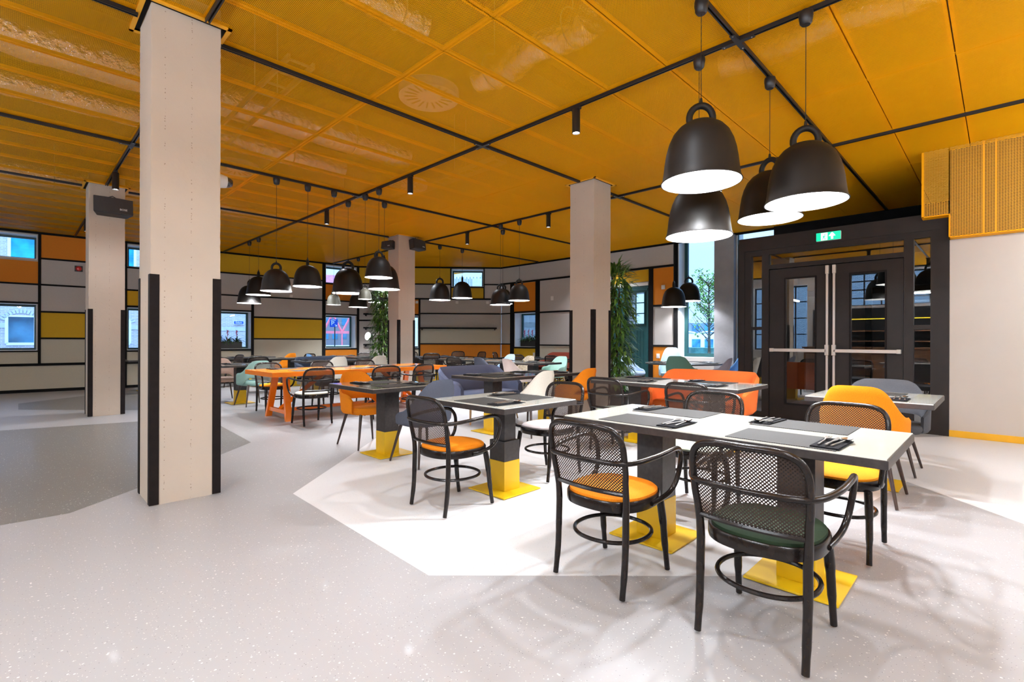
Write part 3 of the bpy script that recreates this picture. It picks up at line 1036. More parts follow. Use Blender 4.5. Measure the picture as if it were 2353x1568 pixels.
# ---- lighting tracks -------------------------------------------------------------------
TR = [('x', 1.57, -3, 11.75, 'black ceiling track carrying the near bell pendants to the window wall'),
      ('x', 4.75, 1.24, 6.3, 'black ceiling track running between the large column and the right column'),
      ('x', 4.75, 6.90, 11.8, 'black ceiling track running from right column toward the tall windows'),
      ('x', 4.75, -3.4, .68, 'black ceiling track running left from the large front column'),
      ('x', 7.95, -3.4, 11.8, 'black ceiling track carrying the bell pendants over the orange table'),
      ('x', 10.52, 7.02, 11.8, 'black ceiling track running right from the distant centre column'),
      ('x', 10.62, 1.4, 6.45, 'black ceiling track between the far left and distant centre columns'),
      ('x', 10.66, -3.4, .80, 'black ceiling track at the far left edge of the room'),
      ('y', 1.08, 5.05, 10.36, 'black ceiling track behind the large front column'),
      ('y', 1.08, 11.0, 16.0, 'black ceiling track behind the far left column up to the wall'),
      ('y', 1.08, -3, 4.46, 'wide black ceiling track running from front column over the camera'),
      ('y', 4.25, -3, 15.8, 'long black ceiling track crossing the middle of the room'),
      ('y', 7.40, -3, 15.6, 'long black ceiling track running behind the right column')]
for (ax, c, a, b, lab) in TR:
    L = b - a
    t = thing('lighting_track', lab, 'lighting track', ((a + b) / 2, c, H) if ax == 'x' else (c, (a + b) / 2, H), 0 if ax == 'x' else R(90))
    m_ = MB()
    m_.box(-L / 2, L / 2, -.0175, -.0075, -.034, -.002).box(-L / 2, L / 2, .0075, .0175, -.034, -.002).box(-L / 2, L / 2, -.0075, .0075, -.012, -.002)
    m_.build('track_profile', M['black'], t)
for (x, y, lab) in [(4.25, 1.57, 'black cross connector joining tracks beside the near pendants'), (4.25, 4.75, 'black cross connector joining tracks at the picture centre'),
                    (4.25, 7.95, 'black cross connector between the pendants over the orange table'), (1.08, 7.95, 'black cross connector behind the large front column'),
                    (7.40, 4.75, 'black cross connector right of the right column')]:
    t = thing('track_connector', lab, 'track connector', (x, y, H - .036), 0)
    MB().box(-.13, .13, -.022, .022, -.006, 0).box(-.022, .022, -.13, .13, -.0055, .0005).build('cross_plate', M['black'], t)
    s_ = MB()
    for (dx, dy) in ((.11, 0), (-.11, 0), (0, .11), (0, -.11)):
        s_.lathe([(0.0001, -.009), (.005, -.008), (.006, -.006)], c=(dx, dy, 0), seg=8)
    s_.build('screws', M['steel'], t)

# =====================================================================================
#                                   LAMPS
# =====================================================================================
def bell_meshes(dia, hgt, out):
    r = dia / 2
    h = hgt * .76                     # bell body; the loop takes the rest
    prof = [(0, 0), (.006, .012)]
    pts = [(1.0, 0.0), (.985, .02), (.955, .09), (.93, .20), (.905, .34), (.865, .49), (.80, .635), (.70, .77), (.555, .875), (.37, .95), (.16, .99), (.001, 1.0)]
    o = MB().lathe([(r * a, h * b) for a, b in pts], seg=48)
    i = MB().lathe([((r - .006) * a if a > .01 else .001, h * b - (.006 if b > .5 else 0)) for a, b in pts], seg=48)
    # rolled rim
    rim = MB().tube([(r * .995 * math.cos(2 * PI * q / 48), r * .995 * math.sin(2 * PI * q / 48), .002) for q in range(48)], .004, 6, True)
    # loop handle
    lr = hgt * .138
    z0 = h - lr * .28
    path = []
    for q in range(17):
        a = -R(20) + (PI + R(40)) * q / 16
        path.append((0, lr * math.cos(a), z0 + lr * .45 + lr * 1.12 * math.sin(a)))
    lp = MB().tube(path, hgt * .040, 12)
    ztop = z0 + lr * .45 + lr * 1.12 + hgt * .040
    return o, i, rim, lp, h, ztop


BELLP = {}


def bell(size, x, y, z, rot, lab, group, can=None, olive=False):
    """z = rim height; can = (x, y) of the canopy on the track"""
    dia, hgt, pw = {'L': (.56, .60, P_BELL_L), 'M': (.45, .455, P_BELL_M), 'S': (.23, .24, P_BELL_S)}[size]
    t = thing('pendant_lamp', lab, 'pendant lamp', (x, y, z), rot, group)
    key = (size, olive)
    if key not in BELLP:
        o, i, rim, lp, h, zt = bell_meshes(dia, hgt, olive)
        om = M['bell_olive'] if olive else M['bell_out']
        BELLP[key] = (o.mesh('shade', om, True), i.mesh('shade_lining', M['bell_in'], True), rim.mesh('rim', om, True), lp.mesh('loop_handle', om, True),
                      MB().lathe([(.001, 0), (.028, .008), (.036, .035), (.028, .065), (.001, .075)], c=(0, 0, h * .60), seg=16).mesh('bulb', M['bulb'], True), h, zt)
    ms = BELLP[key]
    sh = None
    for nm, me in zip(('shade', 'shade_lining', 'rim', 'loop_handle', 'bulb'), ms[:5]):
        o = bpy.data.objects.new(nm, me)
        COL.objects.link(o)
        o.parent = t if nm in ('shade', 'loop_handle', 'bulb') else sh
        sh = sh or o
    h, zt = ms[5], ms[6]
    MB().tube([(0, 0, zt - hgt * .05), (0, 0, zt + hgt * .05)], [hgt * .028, hgt * .014], 8).build('cord_grip', M['black'], t, True)
    MB().tube([(0, 0, zt + .01), (0, 0, H - .12 - z)], .0028 if size != 'S' else .0022, 6).build('cord', M['black'], t, True)
    MB().lathe([(.001, -.105), (.03, -.104), (.042, -.09), (.050, -.04), (.050, -.015), (.046, -.002), (.001, -.001)], c=(0, 0, H - .032 - z), seg=20).build('canopy', M['black'], t, True)
    pl = point_light('bulb_light', (0, 0, h * .42), pw, t, radius=.045)
    return t


G = 'near cluster of large black bell pendants'
bell('L', 3.545, 1.57, 2.41, R(38), 'large black bell pendant, leftmost of the near cluster, hanging in front', G)
bell('L', 4.25, 1.90, 2.17, R(20), 'large black bell pendant hanging lowest, partly behind the leftmost near bell', G)
bell('L', 5.05, 1.57, 2.41, R(-15), 'large black bell pendant partly behind the rightmost bell of near cluster', G)
bell('L', 4.22, 1.06, 2.30, R(22), 'large black bell pendant, rightmost and frontmost at the right of near cluster', G)
G = 'bell pendants over the orange table'
bell('M', 2.865, 7.95, 2.00, R(60), 'medium black bell pendant at the left end over the orange table', G)
bell('M', 3.348, 7.95, 2.11, R(152), 'medium black bell pendant with loop edge-on, second from left over orange table', G)
bell('S', 3.789, 7.95, 1.84, R(55), 'small grey bell pendant in front of the large bell, left of the pair', G, olive=True)
bell('L', 4.25, 8.36, 2.09, R(62), 'large black bell pendant hanging behind the small grey bell by the small window', G)
bell('S', 4.25, 7.75, 1.95, R(50), 'small grey bell pendant hanging beside the hanging plant, right of the pair', G, olive=True)
bell('M', 4.25, 7.30, 2.28, R(75), 'medium black bell pendant hanging highest over the orange table', G)
bell('L', 4.74, 7.95, 2.17, R(148), 'large black bell pendant at right end, in front of distant column edge', G)
G = 'bell pendants near the far left wall'
bell('L', 4.25, 13.62, 2.18, R(145), 'black bell pendant lowest and leftmost, by the far left wall', G)
bell('L', 4.25, 12.95, 2.35, R(155), 'black bell pendant behind the left end pendant of orange table cluster', G)
G = 'bell pendants near the hanging plant'
bell('L', 7.40, 13.90, 2.25, R(60), 'far black bell pendant just below the large bell, left of the hanging plant', G)
bell('M', 7.40, 12.85, 2.34, R(60), 'far black bell pendant half hidden by the leaves of the hanging plant', G)
G = 'bell pendants in front of the corner wall'
bell('L', 7.92, 10.52, 2.31, R(50), 'black bell pendant left of the small high window on the corner wall', G)
bell('L', 8.68, 10.52, 2.41, R(142), 'black bell pendant hanging in front of the small high window', G)
G = 'trio of bell pendants left of the right column'
bell('M', 7.40, 7.68, 2.02, R(48), 'medium bell pendant hanging lowest, left of the trio near right column', G)
bell('M', 7.80, 8.02, 2.08, R(40), 'medium bell pendant hidden behind the other two of the trio', G)
bell('M', 7.40, 7.12, 2.08, R(60), 'medium bell pendant lit bright grey, right of the trio near right column', G)
G = 'bell pendants over the round table'
bell('L', 10.63, 5.33, 2.03, R(110), 'black bell pendant hanging lower in front of the tall window, left of two', G)
bell('L', 11.54, 5.40, 2.22, R(28), 'black bell pendant in front of the tall window, higher right of two', G)


def spot(x, y, lab):
    pw = P_SPOT * (.6 if y > 9.9 and x < 2 else 5.0 if y > 9.9 else 4.0 if x > 10 else 3.2 if x < 2.5 and y < 4 else 1.0 if y > 4 else .7)
    pw = pw * (1.5 if y > 7 and y < 9.9 else 1)
    t = thing('ceiling_spotlight', lab, 'spotlight', (x, y, H - .034), 0, 'black cylinder spotlights on the tracks')
    MB().box(-.02, .02, -.055, .055, -.022, .002).build('adapter', M['black'], t)
    MB().lathe([(.001, -.02), (.040, -.02), (.043, -.024), (.043, -.27), (.038, -.272), (.038, -.258)], seg=24).build('housing', M['black'], t, True)
    MB().lathe([(.038, -.258), (.001, -.256)], seg=24).build('lens', M['lens'], t, True)
    spot_light('spot_light', (0, 0, -.28), pw, t)


spot(4.25, 3.25, 'black cylinder spotlight hanging from the centre track, nearest the front')
spot(4.25, 6.39, 'black cylinder spotlight second nearest on the long centre track')
spot(4.25, 9.22, 'black cylinder spotlight farthest along the long centre track')
spot(7.40, 6.33, 'black cylinder spotlight just left of the right column')
spot(7.40, 8.79, 'black cylinder spotlight above the trio of bell pendants')
spot(1.08, 9.36, 'black cylinder spotlight beside the far left column')
for i, (x, y) in enumerate([(1.08, 2.6), (1.08, -.6), (4.25, -1.6), (7.40, -.75), (7.40, 3.0), (-1.6, 1.57), (-1.6, 4.75), (-1.6, 7.95), (-2.2, 10.66), (2.2, 1.57), (7.4, 11.4), (7.4, -1.8), (11.1, 7.95), (2.2, 10.6), (1.08, 13.4), (1.08, 6.9)]):  # extra spots added for brightness
    spot(x, y, 'added black spotlight on a track, ' + ['before the front column', 'above and behind the camera', 'right behind the camera', 'right of the near pendants, by the plaster wall', 'between near pendants and right column',
        'far left beyond the frame, first', 'far left beyond the frame, second', 'far left beyond the frame, third', 'far left beyond the frame, fourth', 'left of the near pendants', 'beyond the distant column',
        'at the right end beyond the frame', 'by the flower window wall', 'between the left columns', 'behind the far left column', 'just behind the large front column'][i])

def fill_tube_lamp(x, y, rot, lab, gm='fill_tube_glow'):  # fill lamp added out of frame to brighten ceiling and walls
    t = thing('fill_tube', lab, 'pendant lamp', (x, y, 2.75), R(rot), 'added fill tubes beside and behind the camera')
    MB().tube([(-.9, 0, 0), (.9, 0, 0)], .032, 14).build('light_tube', M[gm], t, True)
    for sx in (-1, 1):
        MB().tube([(sx * .9, 0, 0), (sx * .95, 0, 0)], .034, 14).build('end_cap', M['black'], t, True)
        MB().tube([(sx * .925, 0, .03), (sx * .925, 0, H - 2.78)], .003, 6).build('cord', M['black'], t, True)


M['fill_tube_glow'] = mat('glowing fill tube', (.8, .8, .8), .3, emit=((.84, .91, 1.0), P_FILL_TUBE / (PI * .36)))
M['fill_tube_dim'] = mat('dimmed glowing fill tube', (.8, .8, .8), .3, emit=((.84, .91, 1.0), .5 * P_FILL_TUBE / (PI * .36)))
for (x, y, r_, w_) in ((7.2, -1.9, 90, 'right of the camera before the plaster wall'), (3.6, -2.2, 90, 'behind and right of the camera'), (-.2, -1.6, 90, 'behind the camera'),
                       (-1.9, 1.6, 90, 'left of the camera'), (-2.2, 5.4, 0, 'left beyond the front column'), (-2.4, 9.4, 0, 'left beyond the dark floor inlay')):
    fill_tube_lamp(x, y, r_, 'added fill light tube ' + w_, 'fill_tube_dim' if x > 3 or y > 4 else 'fill_tube_glow')

# =====================================================================================
#                                   FURNITURE
# =====================================================================================
# ---- bentwood armchair with cane back (local +x = sitting direction) --------------------
def back_curve(v, z):
    """v in -1..1 across the back, z height -> x"""
    lean = (z - .50) * .20
    return -.205 - lean - .035 * (1 - v * v)


def make_cane_chair():
    t = thing('cane_armchair', 'x', 'chair')
    w = M['wood_black']
    # back frame: one bent loop from seat height over the top, with the rear legs below it
    zt = .838
    loop = []
    for k in range(29):
        a = PI * k / 28
        c, s_ = math.cos(a), math.sin(a)
        yy_ = .222 * math.copysign(abs(c) ** .44, c)
        z = .66 + (zt - .66) * abs(s_) ** .50
        loop.append((yy_, z))
    low = [(.205, .40), (.208, .48), (.214, .57), (.220, .62)]
    seq = low + loop[1:-1] + [(-a, b) for a, b in reversed(low)]
    path = [(back_curve(y / .23, z) if z > .46 else -.205, y, z) for y, z in seq]
    sp_path = smooth_path(path, 2)
    MB().tube(sp_path, [.0150 + .0028 * max(0, min(1, (.60 - p_.z) / .2)) for p_ in sp_path], 10).build('back_frame', w, t, True)
    # cane panel
    rows, uv = [], []
    n = 22
    for k in range(n + 1):
        z = .515 + (zt - .012 - .515) * k / n
        if z < .66:
            half = .205 + (z - .5) * .09
        else:
            q = min(1, (z - .66) / (zt - .66))
            half = .218 * max(0, 1 - q ** 4) ** .22 if q < 1 else .02
            half = max(half, .03)
        rows.append([(back_curve(m / 12 * half / .23, z) + .004, m / 12 * half, z) for m in range(-12, 13)])
        uv.append([(m / 12 * half, z) for m in range(-12, 13)])
    MB().grid(rows, uv=uv).build('cane_backrest', M['cane'], t, True)
    # bottom rail of the back
    MB().tube(smooth_path([(back_curve(q / 6 * .205 / .23, .508) - .0, q / 6 * .203, .508) for q in range(-6, 7)], 2), .012, 8).build('back_rail', w, t, True)
    # legs
    for sy in (-1, 1):
        MB().tube(smooth_path([(-.205, sy * .205, .41), (-.207, sy * .206, .3), (-.215, sy * .205, .15), (-.235, sy * .205, .012)], 4),
                  [.0175] * 6 + [.0165] * 4 + [.0145] * 3, 10).build('leg', w, t, True)
        MB().tube(smooth_path([(.165, sy * .185, .405), (.185, sy * .193, .28), (.20, sy * .197, .15), (.222, sy * .20, .012)], 4),
                  [.021] * 5 + [.018] * 4 + [.0145] * 4, 10).build('leg', w, t, True)
        # arm: bow at the back forward, round and back to the seat ring
        half = [(-.305, 0, .668), (-.297, sy * .10, .668), (-.268, sy * .195, .667), (-.20, sy * .250, .668), (-.08, sy * .283, .680), (.05, sy * .290, .690), (.14, sy * .285, .692), (.20, sy * .278, .675),
                (.232, sy * .270, .630), (.235, sy * .262, .570), (.215, sy * .252, .500), (.165, sy * .242, .452), (.08, sy * .232, .430), (.00, sy * .226, .424)]
        MB().tube(smooth_path(half, 4), .0135, 10).build('armrest', w, t, True)
    # seat ring
    outer = se_loop(.235, .226, 48, 2.5)
    rr = [[(x * s_, y * s_, z) for x, y, _ in outer] for s_, z in ((.90, .402), (1.0, .402), (1.01, .412), (1.01, .448), (.99, .456), (.90, .456))]
    MB().grid(rr, wrap=True).build('seat_frame', w, t, True)
    # cushion
    cs = [[(x * s_, y * s_, z) for x, y, _ in outer] for s_, z in ((.93, .43), (.955, .455), (.95, .468), (.90, .478), (.75, .487), (.5, .492), (.2, .494), (.01, .494))]
    MB().grid(cs, wrap=True).build('seat_cushion', FAB['orange'], t, True)
    # under plate
    MB().grid([[(x * s_, y * s_, .405) for x, y, _ in outer] for s_ in (.92, .01)], wrap=True).build('seat_base', w, t)
    # ring stretcher
    MB().tube(se_loop(.203, .196, 44, 2.15, .242, -.004), .0108, 8, True).build('stretcher_ring', w, t, True)
    return t


CANE = make_cane_chair()
CANE_USED = [False]
CUSH = {}


def cane_chair(x, y, rot, seat, lab, group='dark bentwood armchairs with cane backs', s=1.0):
    o = place(CANE, CANE_USED[0], (x, y, 0), R(rot), lab, group)
    CANE_USED[0] = True
    for c in o.children:
        if c.name.startswith('seat_cushion'):
            if seat not in CUSH:
                me = c.data.copy()
                me.materials[0] = FAB[seat]
                CUSH[seat] = me
            c.data = CUSH[seat]
    if s != 1.0:
        o.scale = (s, s, s)
    return o


# ---- upholstered shell chair ------------------------------------------------------------
def curve_table(tb, a):
    """smooth monotone interpolation of (u, value) pairs"""
    a = abs(a)
    n = len(tb)
    if a <= tb[0][0]:
        return tb[0][1]
    if a >= tb[-1][0]:
        return tb[-1][1]
    sl = [(tb[i + 1][1] - tb[i][1]) / (tb[i + 1][0] - tb[i][0]) for i in range(n - 1)]
    mm = [0.0] + [0.0 if sl[i - 1] * sl[i] <= 0 else 2 * sl[i - 1] * sl[i] / (sl[i - 1] + sl[i]) for i in range(1, n - 1)] + [sl[-1]]
    for i in range(n - 1):
        if a <= tb[i + 1][0]:
            h = tb[i + 1][0] - tb[i][0]
            t = (a - tb[i][0]) / h
            return ((2 * t ** 3 - 3 * t ** 2 + 1) * tb[i][1] + (t ** 3 - 2 * t ** 2 + t) * h * mm[i]
                    + (-2 * t ** 3 + 3 * t ** 2) * tb[i + 1][1] + (t ** 3 - t ** 2) * h * mm[i + 1])


def shell_part(hw, hd, top, bot, ang=118, thick=.028, lean=.22, e=2.5, z_seat=.45, n=56, m=10):
    """wrap-around back on a super-ellipse plan, open at the front; top and bot give heights along
    the half perimeter (0 = middle of the back, 1 = front end of the arm)"""
    mb = MB()
    fine = []
    for j in range(721):
        a = -ang + 2 * ang * j / 720
        c, s_ = math.cos(R(a)), math.sin(R(a))
        fine.append((-math.copysign(abs(c) ** (2 / e), c) * hd, math.copysign(abs(s_) ** (2 / e), s_) * hw))
    acc = [0.0]
    for j in range(1, 721):
        acc.append(acc[-1] + math.hypot(fine[j][0] - fine[j - 1][0], fine[j][1] - fine[j - 1][1]))
    plan, k = [], 0
    for j in range(n + 1):
        d = acc[-1] * j / n
        while k < 719 and acc[k + 1] < d:
            k += 1
        q = (d - acc[k]) / max(1e-9, acc[k + 1] - acc[k])
        plan.append((fine[k][0] + (fine[k + 1][0] - fine[k][0]) * q, fine[k][1] + (fine[k + 1][1] - fine[k][1]) * q))
    loopv = []
    for j in range(n + 1):
        u = -1 + 2 * j / n
        a, b = plan[max(j - 1, 0)], plan[min(j + 1, n)]
        tx, ty = b[0] - a[0], b[1] - a[1]
        L = math.hypot(tx, ty) or 1
        nx, ny = -ty / L, tx / L
        if nx * plan[j][0] + ny * plan[j][1] < 0:
            nx, ny = -nx, -ny
        zt, zb = curve_table(top, u), curve_table(bot, u)
        backness = max(0, -plan[j][0] / hd)
        ro, ri = [], []
        for k2 in range(m + 1):
            q = k2 / m
            z = zb + (zt - zb) * q
            dz = z - z_seat
            x = plan[j][0] * (1 + lean * dz) - backness * dz * .22
            y = plan[j][1] * (1 + lean * .35 * dz) * (1 - .35 * max(0, z - .66) * (1 if hw < .5 else .1))
            edge = min(q, 1 - q) * (zt - zb)
            tt = thick * math.sqrt(max(0.0, 1 - (1 - min(1, edge / (thick * .6))) ** 2)) * .5
            ro.append((x + nx * tt, y + ny * tt, z))
            ri.append((x - nx * tt, y - ny * tt, z))
        loopv.append(ro + ri[::-1])
    mb.grid(loopv, wrap=True)
    w = 2 * (m + 1)
    for pts in (loopv[0], loopv[-1]):
        i = len(mb.v)
        mb.v += [tuple(p) for p in pts]
        for k2 in range(m):
            mb.f.append((i + k2, i + k2 + 1, i + w - 2 - k2, i + w - 1 - k2))
            mb.m.append(0)
    return mb


def seat_pad(a, b, z0, z1, e=2.8, cx=.0, dome=.012):
    lp = se_loop(a, b, 48, e, 0, cx)
    cen = Vector((cx, 0, 0))

    def ring(s_, z):
        return [(cx + (x - cx) * s_, y * s_, z) for x, y, _ in lp]
    h = z1 - z0
    return MB().grid([ring(.01, z0 - .01), ring(.6, z0 - .006), ring(.88, z0), ring(.97, z0 + h * .3), ring(1.0, z0 + h * .6), ring(.985, z0 + h * .88), ring(.93, z1), ring(.6, z1 + dome * .6), ring(.01, z1 + dome)], wrap=True)


def tapered_leg(x0, y0, z0, x1, y1, r0=.019, r1=.010):
    return MB().tube([(x0, y0, z0), ((x0 + x1) / 2, (y0 + y1) / 2, z0 / 2 + .006), (x1, y1, .004)], [r0, (r0 + r1) / 2, r1], 10)


TOP_STD = [(0, .862), (.18, .860), (.28, .845), (.36, .805), (.44, .735), (.53, .665), (.64, .632), (.82, .622), (.94, .60), (1, .56)]
BOT_STD = [(0, .535), (.30, .53), (.40, .50), (.50, .43), (.62, .40), (1, .40)]
SHELLS = {}


def shell_chair(x, y, rot, col, lab, group='upholstered shell chairs', kind='std', legs='wood_leg', s=1.0):
    key = (kind, col, legs)
    if key in SHELLS:
        o = place(SHELLS[key], True, (x, y, 0), R(rot), lab, group)
    else:
        t = thing('shell_chair', lab, 'chair')
        f = FAB[col]
        if kind == 'std':
            shell_part(.265, .235, TOP_STD, BOT_STD).build('backrest', f, t, True)
            seat_pad(.235, .232, .385, .475, cx=.015).build('seat', f, t, True)
            lx, ly = .25, .235
        elif kind == 'wide':
            shell_part(.37, .26, [(0, .862), (.26, .858), (.38, .83), (.46, .78), (.55, .69), (.64, .645), (.82, .632), (1, .56)], [(0, .535), (.40, .53), (.50, .49), (.58, .43), (.7, .40), (1, .40)], n=64).build('backrest', f, t, True)
            seat_pad(.27, .36, .385, .47, cx=.02).build('seat', f, t, True)
            lx, ly = .25, .30
        elif kind == 'high':
            shell_part(.28, .25, [(0, 1.09), (.18, 1.088), (.28, 1.06), (.36, 1.0), (.44, .90), (.54, .74), (.66, .65), (.84, .63), (1, .56)], [(0, .42), (1, .40)]).build('backrest', f, t, True)
            seat_pad(.24, .245, .385, .475, cx=.015).build('seat', f, t, True)
            lx, ly = .25, .235
        elif kind == 'low':      # low arms: a plain moulded shell without slot
            shell_part(.26, .235, [(0, .865), (.17, .862), (.27, .84), (.36, .785), (.46, .69), (.58, .60), (.72, .545), (.9, .52), (1, .49)], [(0, .43), (.5, .41), (1, .40)]).build('backrest', f, t, True)
            seat_pad(.24, .232, .385, .47, cx=.015).build('seat', f, t, True)
            lx, ly = .25, .235
        t['label'] = lab
        for sx in (-1, 1):
            for sy in (-1, 1):
                tapered_leg(sx * lx * .66, sy * ly * .66, .40, sx * lx * 1.02, sy * ly).build('leg', M[legs], t, True)
        # seam tag at the side
        MB().box(-.06, -.03, -ly - .032, -ly - .028, .55, .575).build('care_tag', FAB['black'], t)
        SHELLS[key] = t
        o = t
        o.location = (x, y, 0)
        o.rotation_euler = (0, 0, R(rot))
        if group:
            o['group'] = group
    if s != 1.0:
        o.scale = (s, s, s)
    return o


def loveseat(x, y, rot, col, lab, w=1.45, legs='oak', h=.86):
    t = thing('loveseat', lab, 'sofa', (x, y, 0), R(rot))
    f = FAB[col]
    hw = w / 2
    shell_part(hw, .33, [(0, h), (.50, h - .004), (.58, h - .03), (.64, h - .09), (.70, .70), (.77, .655), (.9, .64), (.97, .61), (1, .56)], [(0, .33), (1, .33)], ang=108, thick=.075, e=5.5, n=90, m=10, lean=.15).build('backrest', f, t, True)
    seat_pad(.30, hw - .06, .31, .46, e=7, cx=.03, dome=.01).build('seat', f, t, True)
    for sx in (-1, 1):
        for sy in (-1, 1):
            tapered_leg(sx * .22, sy * (hw - .17), .34, sx * .27, sy * (hw - .12), .021, .012).build('leg', M[legs], t, True)
    return t


# ---- tables -------------------------------------------------------------------------------
TZ = .765
TOPMATS = {'white': 'glass_top', 'taupe': 'glass_taupe', 'blue': 'glass_blue'}


def pedestal(t, px, py, stepped=False):
    MB().box(px - .215, px + .215, py - .215, py + .215, .004, .014).build('base_plate', M['base_yellow'], t, bevel=.002)
    MB().box(px - .09, px + .09, py - .09, py + .09, .014, .255).build('yellow_sleeve', M['base_yellow'], t, bevel=.002)
    if stepped:
        MB().box(px - .0885, px + .0885, py - .0885, py + .0885, .255, .42).build('lower_shaft', M['table_dark'], t, bevel=.002)
        MB().box(px - .066, px + .066, py - .066, py + .066, .42, TZ - .045).build('upper_shaft', M['table_dark'], t, bevel=.002)
    else:
        MB().box(px - .0885, px + .0885, py - .0885, py + .0885, .255, TZ - .045).build('shaft', M['table_dark'], t, bevel=.002)


def table(x0, x1, y0, y1, peds, lab, top='white', group=None, stepped=False):
    cx, cy = (x0 + x1) / 2, (y0 + y1) / 2
    t = thing('dining_table', lab, 'table', (cx, cy, 0), 0, group)
    w, d = (x1 - x0) / 2, (y1 - y0) / 2
    tt_ = MB().box(-w, w, -d, d, TZ - .045, TZ - .006).build('tabletop', M['table_dark'], t, bevel=.002)
    MB().box(-w + .006, w - .006, -d + .006, d - .006, TZ - .006, TZ).build('glass_surface', M[TOPMATS[top]], tt_)
    for (px, py) in peds:
        pedestal(t, px - cx, py - cy, stepped)
    return t


# ---- place settings ------------------------------------------------------------------------
def fork_mesh():
    m = MB()
    m.tube([(-.095, 0, .004), (-.03, 0, .005), (.01, 0, .006), (.03, 0, .009)], [.0045, .0032, .0025, .003], 6, flat=.45)
    m.prism([(.03, -.004), (.045, -.011), (.060, -.012), (.060, .012), (.045, .011), (.03, .004)], .0075, .0095)
    for q in range(4):
        yv = -.0105 + q * .0062
        m.prism([(.059, yv), (.098, yv + .0002), (.098, yv + .0022), (.059, yv + .0027)], .0075, .0098)
    return m.mesh('fork', M['steel'], True)


def knife_mesh():
    m = MB()
    m.tube([(-.10, 0, .005), (-.06, 0, .0055), (-.0, 0, .005)], [.0055, .0055, .004], 6, flat=.5)
    m.prism([(-.002, -.004), (.03, -.009), (.085, -.0085), (.105, .001), (.10, .005), (-.002, .004)], .004, .0062)
    return m.mesh('knife', M['steel'], True)


def spoon_mesh():
    m = MB()
    m.tube([(-.095, 0, .004), (-.03, 0, .005), (.03, 0, .006), (.045, 0, .008)], [.0045, .0032, .0026, .003], 6, flat=.45)
    rows = []
    for a in range(6):
        q = a / 5
        rows.append([(.070 + .030 * q * math.cos(2 * PI * b / 20), .019 * q * math.sin(2 * PI * b / 20), .0035 + .0075 * q * q) for b in range(20)])
    m.grid(rows, wrap=True)
    rows = [[(x, y, z - .0012) for x, y, z in r] for r in rows]
    m.grid(list(reversed(rows)), wrap=True)
    return m.mesh('spoon', M['steel'], True)


MESH = dict(fork=fork_mesh(), knife=knife_mesh(), spoon=spoon_mesh(),
            placemat=MB().box(-.165, .165, -.24, .24, 0, .003).mesh('placemat', M['placemat']))
nm = MB()
nm.box(-.135, .135, -.058, .058, 0, .0035)
nm.box(-.133, .11, -.055, .057, .0035, .0065)
MESH['napkin'] = nm.mesh('napkin', M['napkin'])


def flat_thing(kind, x, y, z, rot, lab, cat, group, name=None):
    o = bpy.data.objects.new(name or kind, MESH[kind])
    COL.objects.link(o)
    o.location = (x, y, z)
    o.rotation_euler = (0, 0, rot)
    if kind in ('fork', 'knife', 'spoon'):
        o.scale = (1.15, 1.2, 1.3)
    return tag(o, lab, cat, group)


def setting(x, y, rot, where, mats=True, swap=1, z=TZ, cut=True):
    """rot: direction the diner faces; x, y = centre of the placemat"""
    r = R(rot)
    jit = random.uniform(-.08, .08)

    def W(lx, ly):
        return x + lx * math.cos(r) - ly * math.sin(r), y + lx * math.sin(r) + ly * math.cos(r)
    if mats:
        flat_thing('placemat', x, y, z + .0004, r, 'charcoal woven placemat, ' + where, 'placemat', 'charcoal woven placemats')
    zn = z + (.0038 if mats else .0006)
    nx, ny = W(-.01, -.195 * swap)
    flat_thing('napkin', nx, ny, zn, r + jit, 'folded black napkin under cutlery, ' + where, 'napkin', 'folded black napkins')
    if cut:
        for k_, off in (('fork', .034), ('knife', .0), ('spoon', -.032)):
            fx, fy = W(.0 + random.uniform(-.008, .008), -.195 * swap + off)
            flat_thing(k_, fx, fy, zn + .0068, r + jit + random.uniform(-.12, .12), 'steel %s on a napkin, %s' % (k_, where), k_, 'steel cutlery on black napkins')


# ---- T1: long near table -------------------------------------------------------------------
table(2.53, 3.37, .33, 2.03, [(2.93, .755), (2.93, 1.585)], 'long white glass topped table nearest the camera on two yellow pedestals')
n_ = 'long table nearest the camera'
setting(2.715, .76, 0, 'near right place, ' + n_)
setting(2.715, 1.53, 0, 'near left place, ' + n_)
setting(3.19, .805, 180, 'far right place, ' + n_)
setting(3.19, 1.58, 180, 'far left place, ' + n_)
cane_chair(2.305, .720, 0, 'dark_green', 'cane back armchair with dark green seat, nearest the camera')
cane_chair(2.285, 1.490, 0, 'orange', 'cane back armchair with orange seat at left of the nearest long table')
cane_chair(3.56, .72, 180, 'yellow', 'cane back armchair with yellow seat at the far right of nearest long table')
cane_chair(3.64, 1.62, 180, 'pale_green', 'cane back armchair with pale green seat at far left of nearest long table')
# ---- T2: square table --------------------------------------------------------------------
table(2.46, 3.30, 2.51, 3.38, [(2.92, 2.975)], 'square white glass topped table with stepped pedestal, middle of the room', stepped=True)
n_ = 'square white table with the stepped pedestal'
setting(2.66, 2.885, 0, 'near place, ' + n_)
setting(3.08, 2.95, 180, 'far place, ' + n_)
cane_chair(2.362, 2.965, 0, 'orange', 'cane back armchair with orange seat at the square white table')
cane_chair(3.52, 3.02, 180, 'pale_pink', 'cane back armchair with pale pink seat at the square white table')
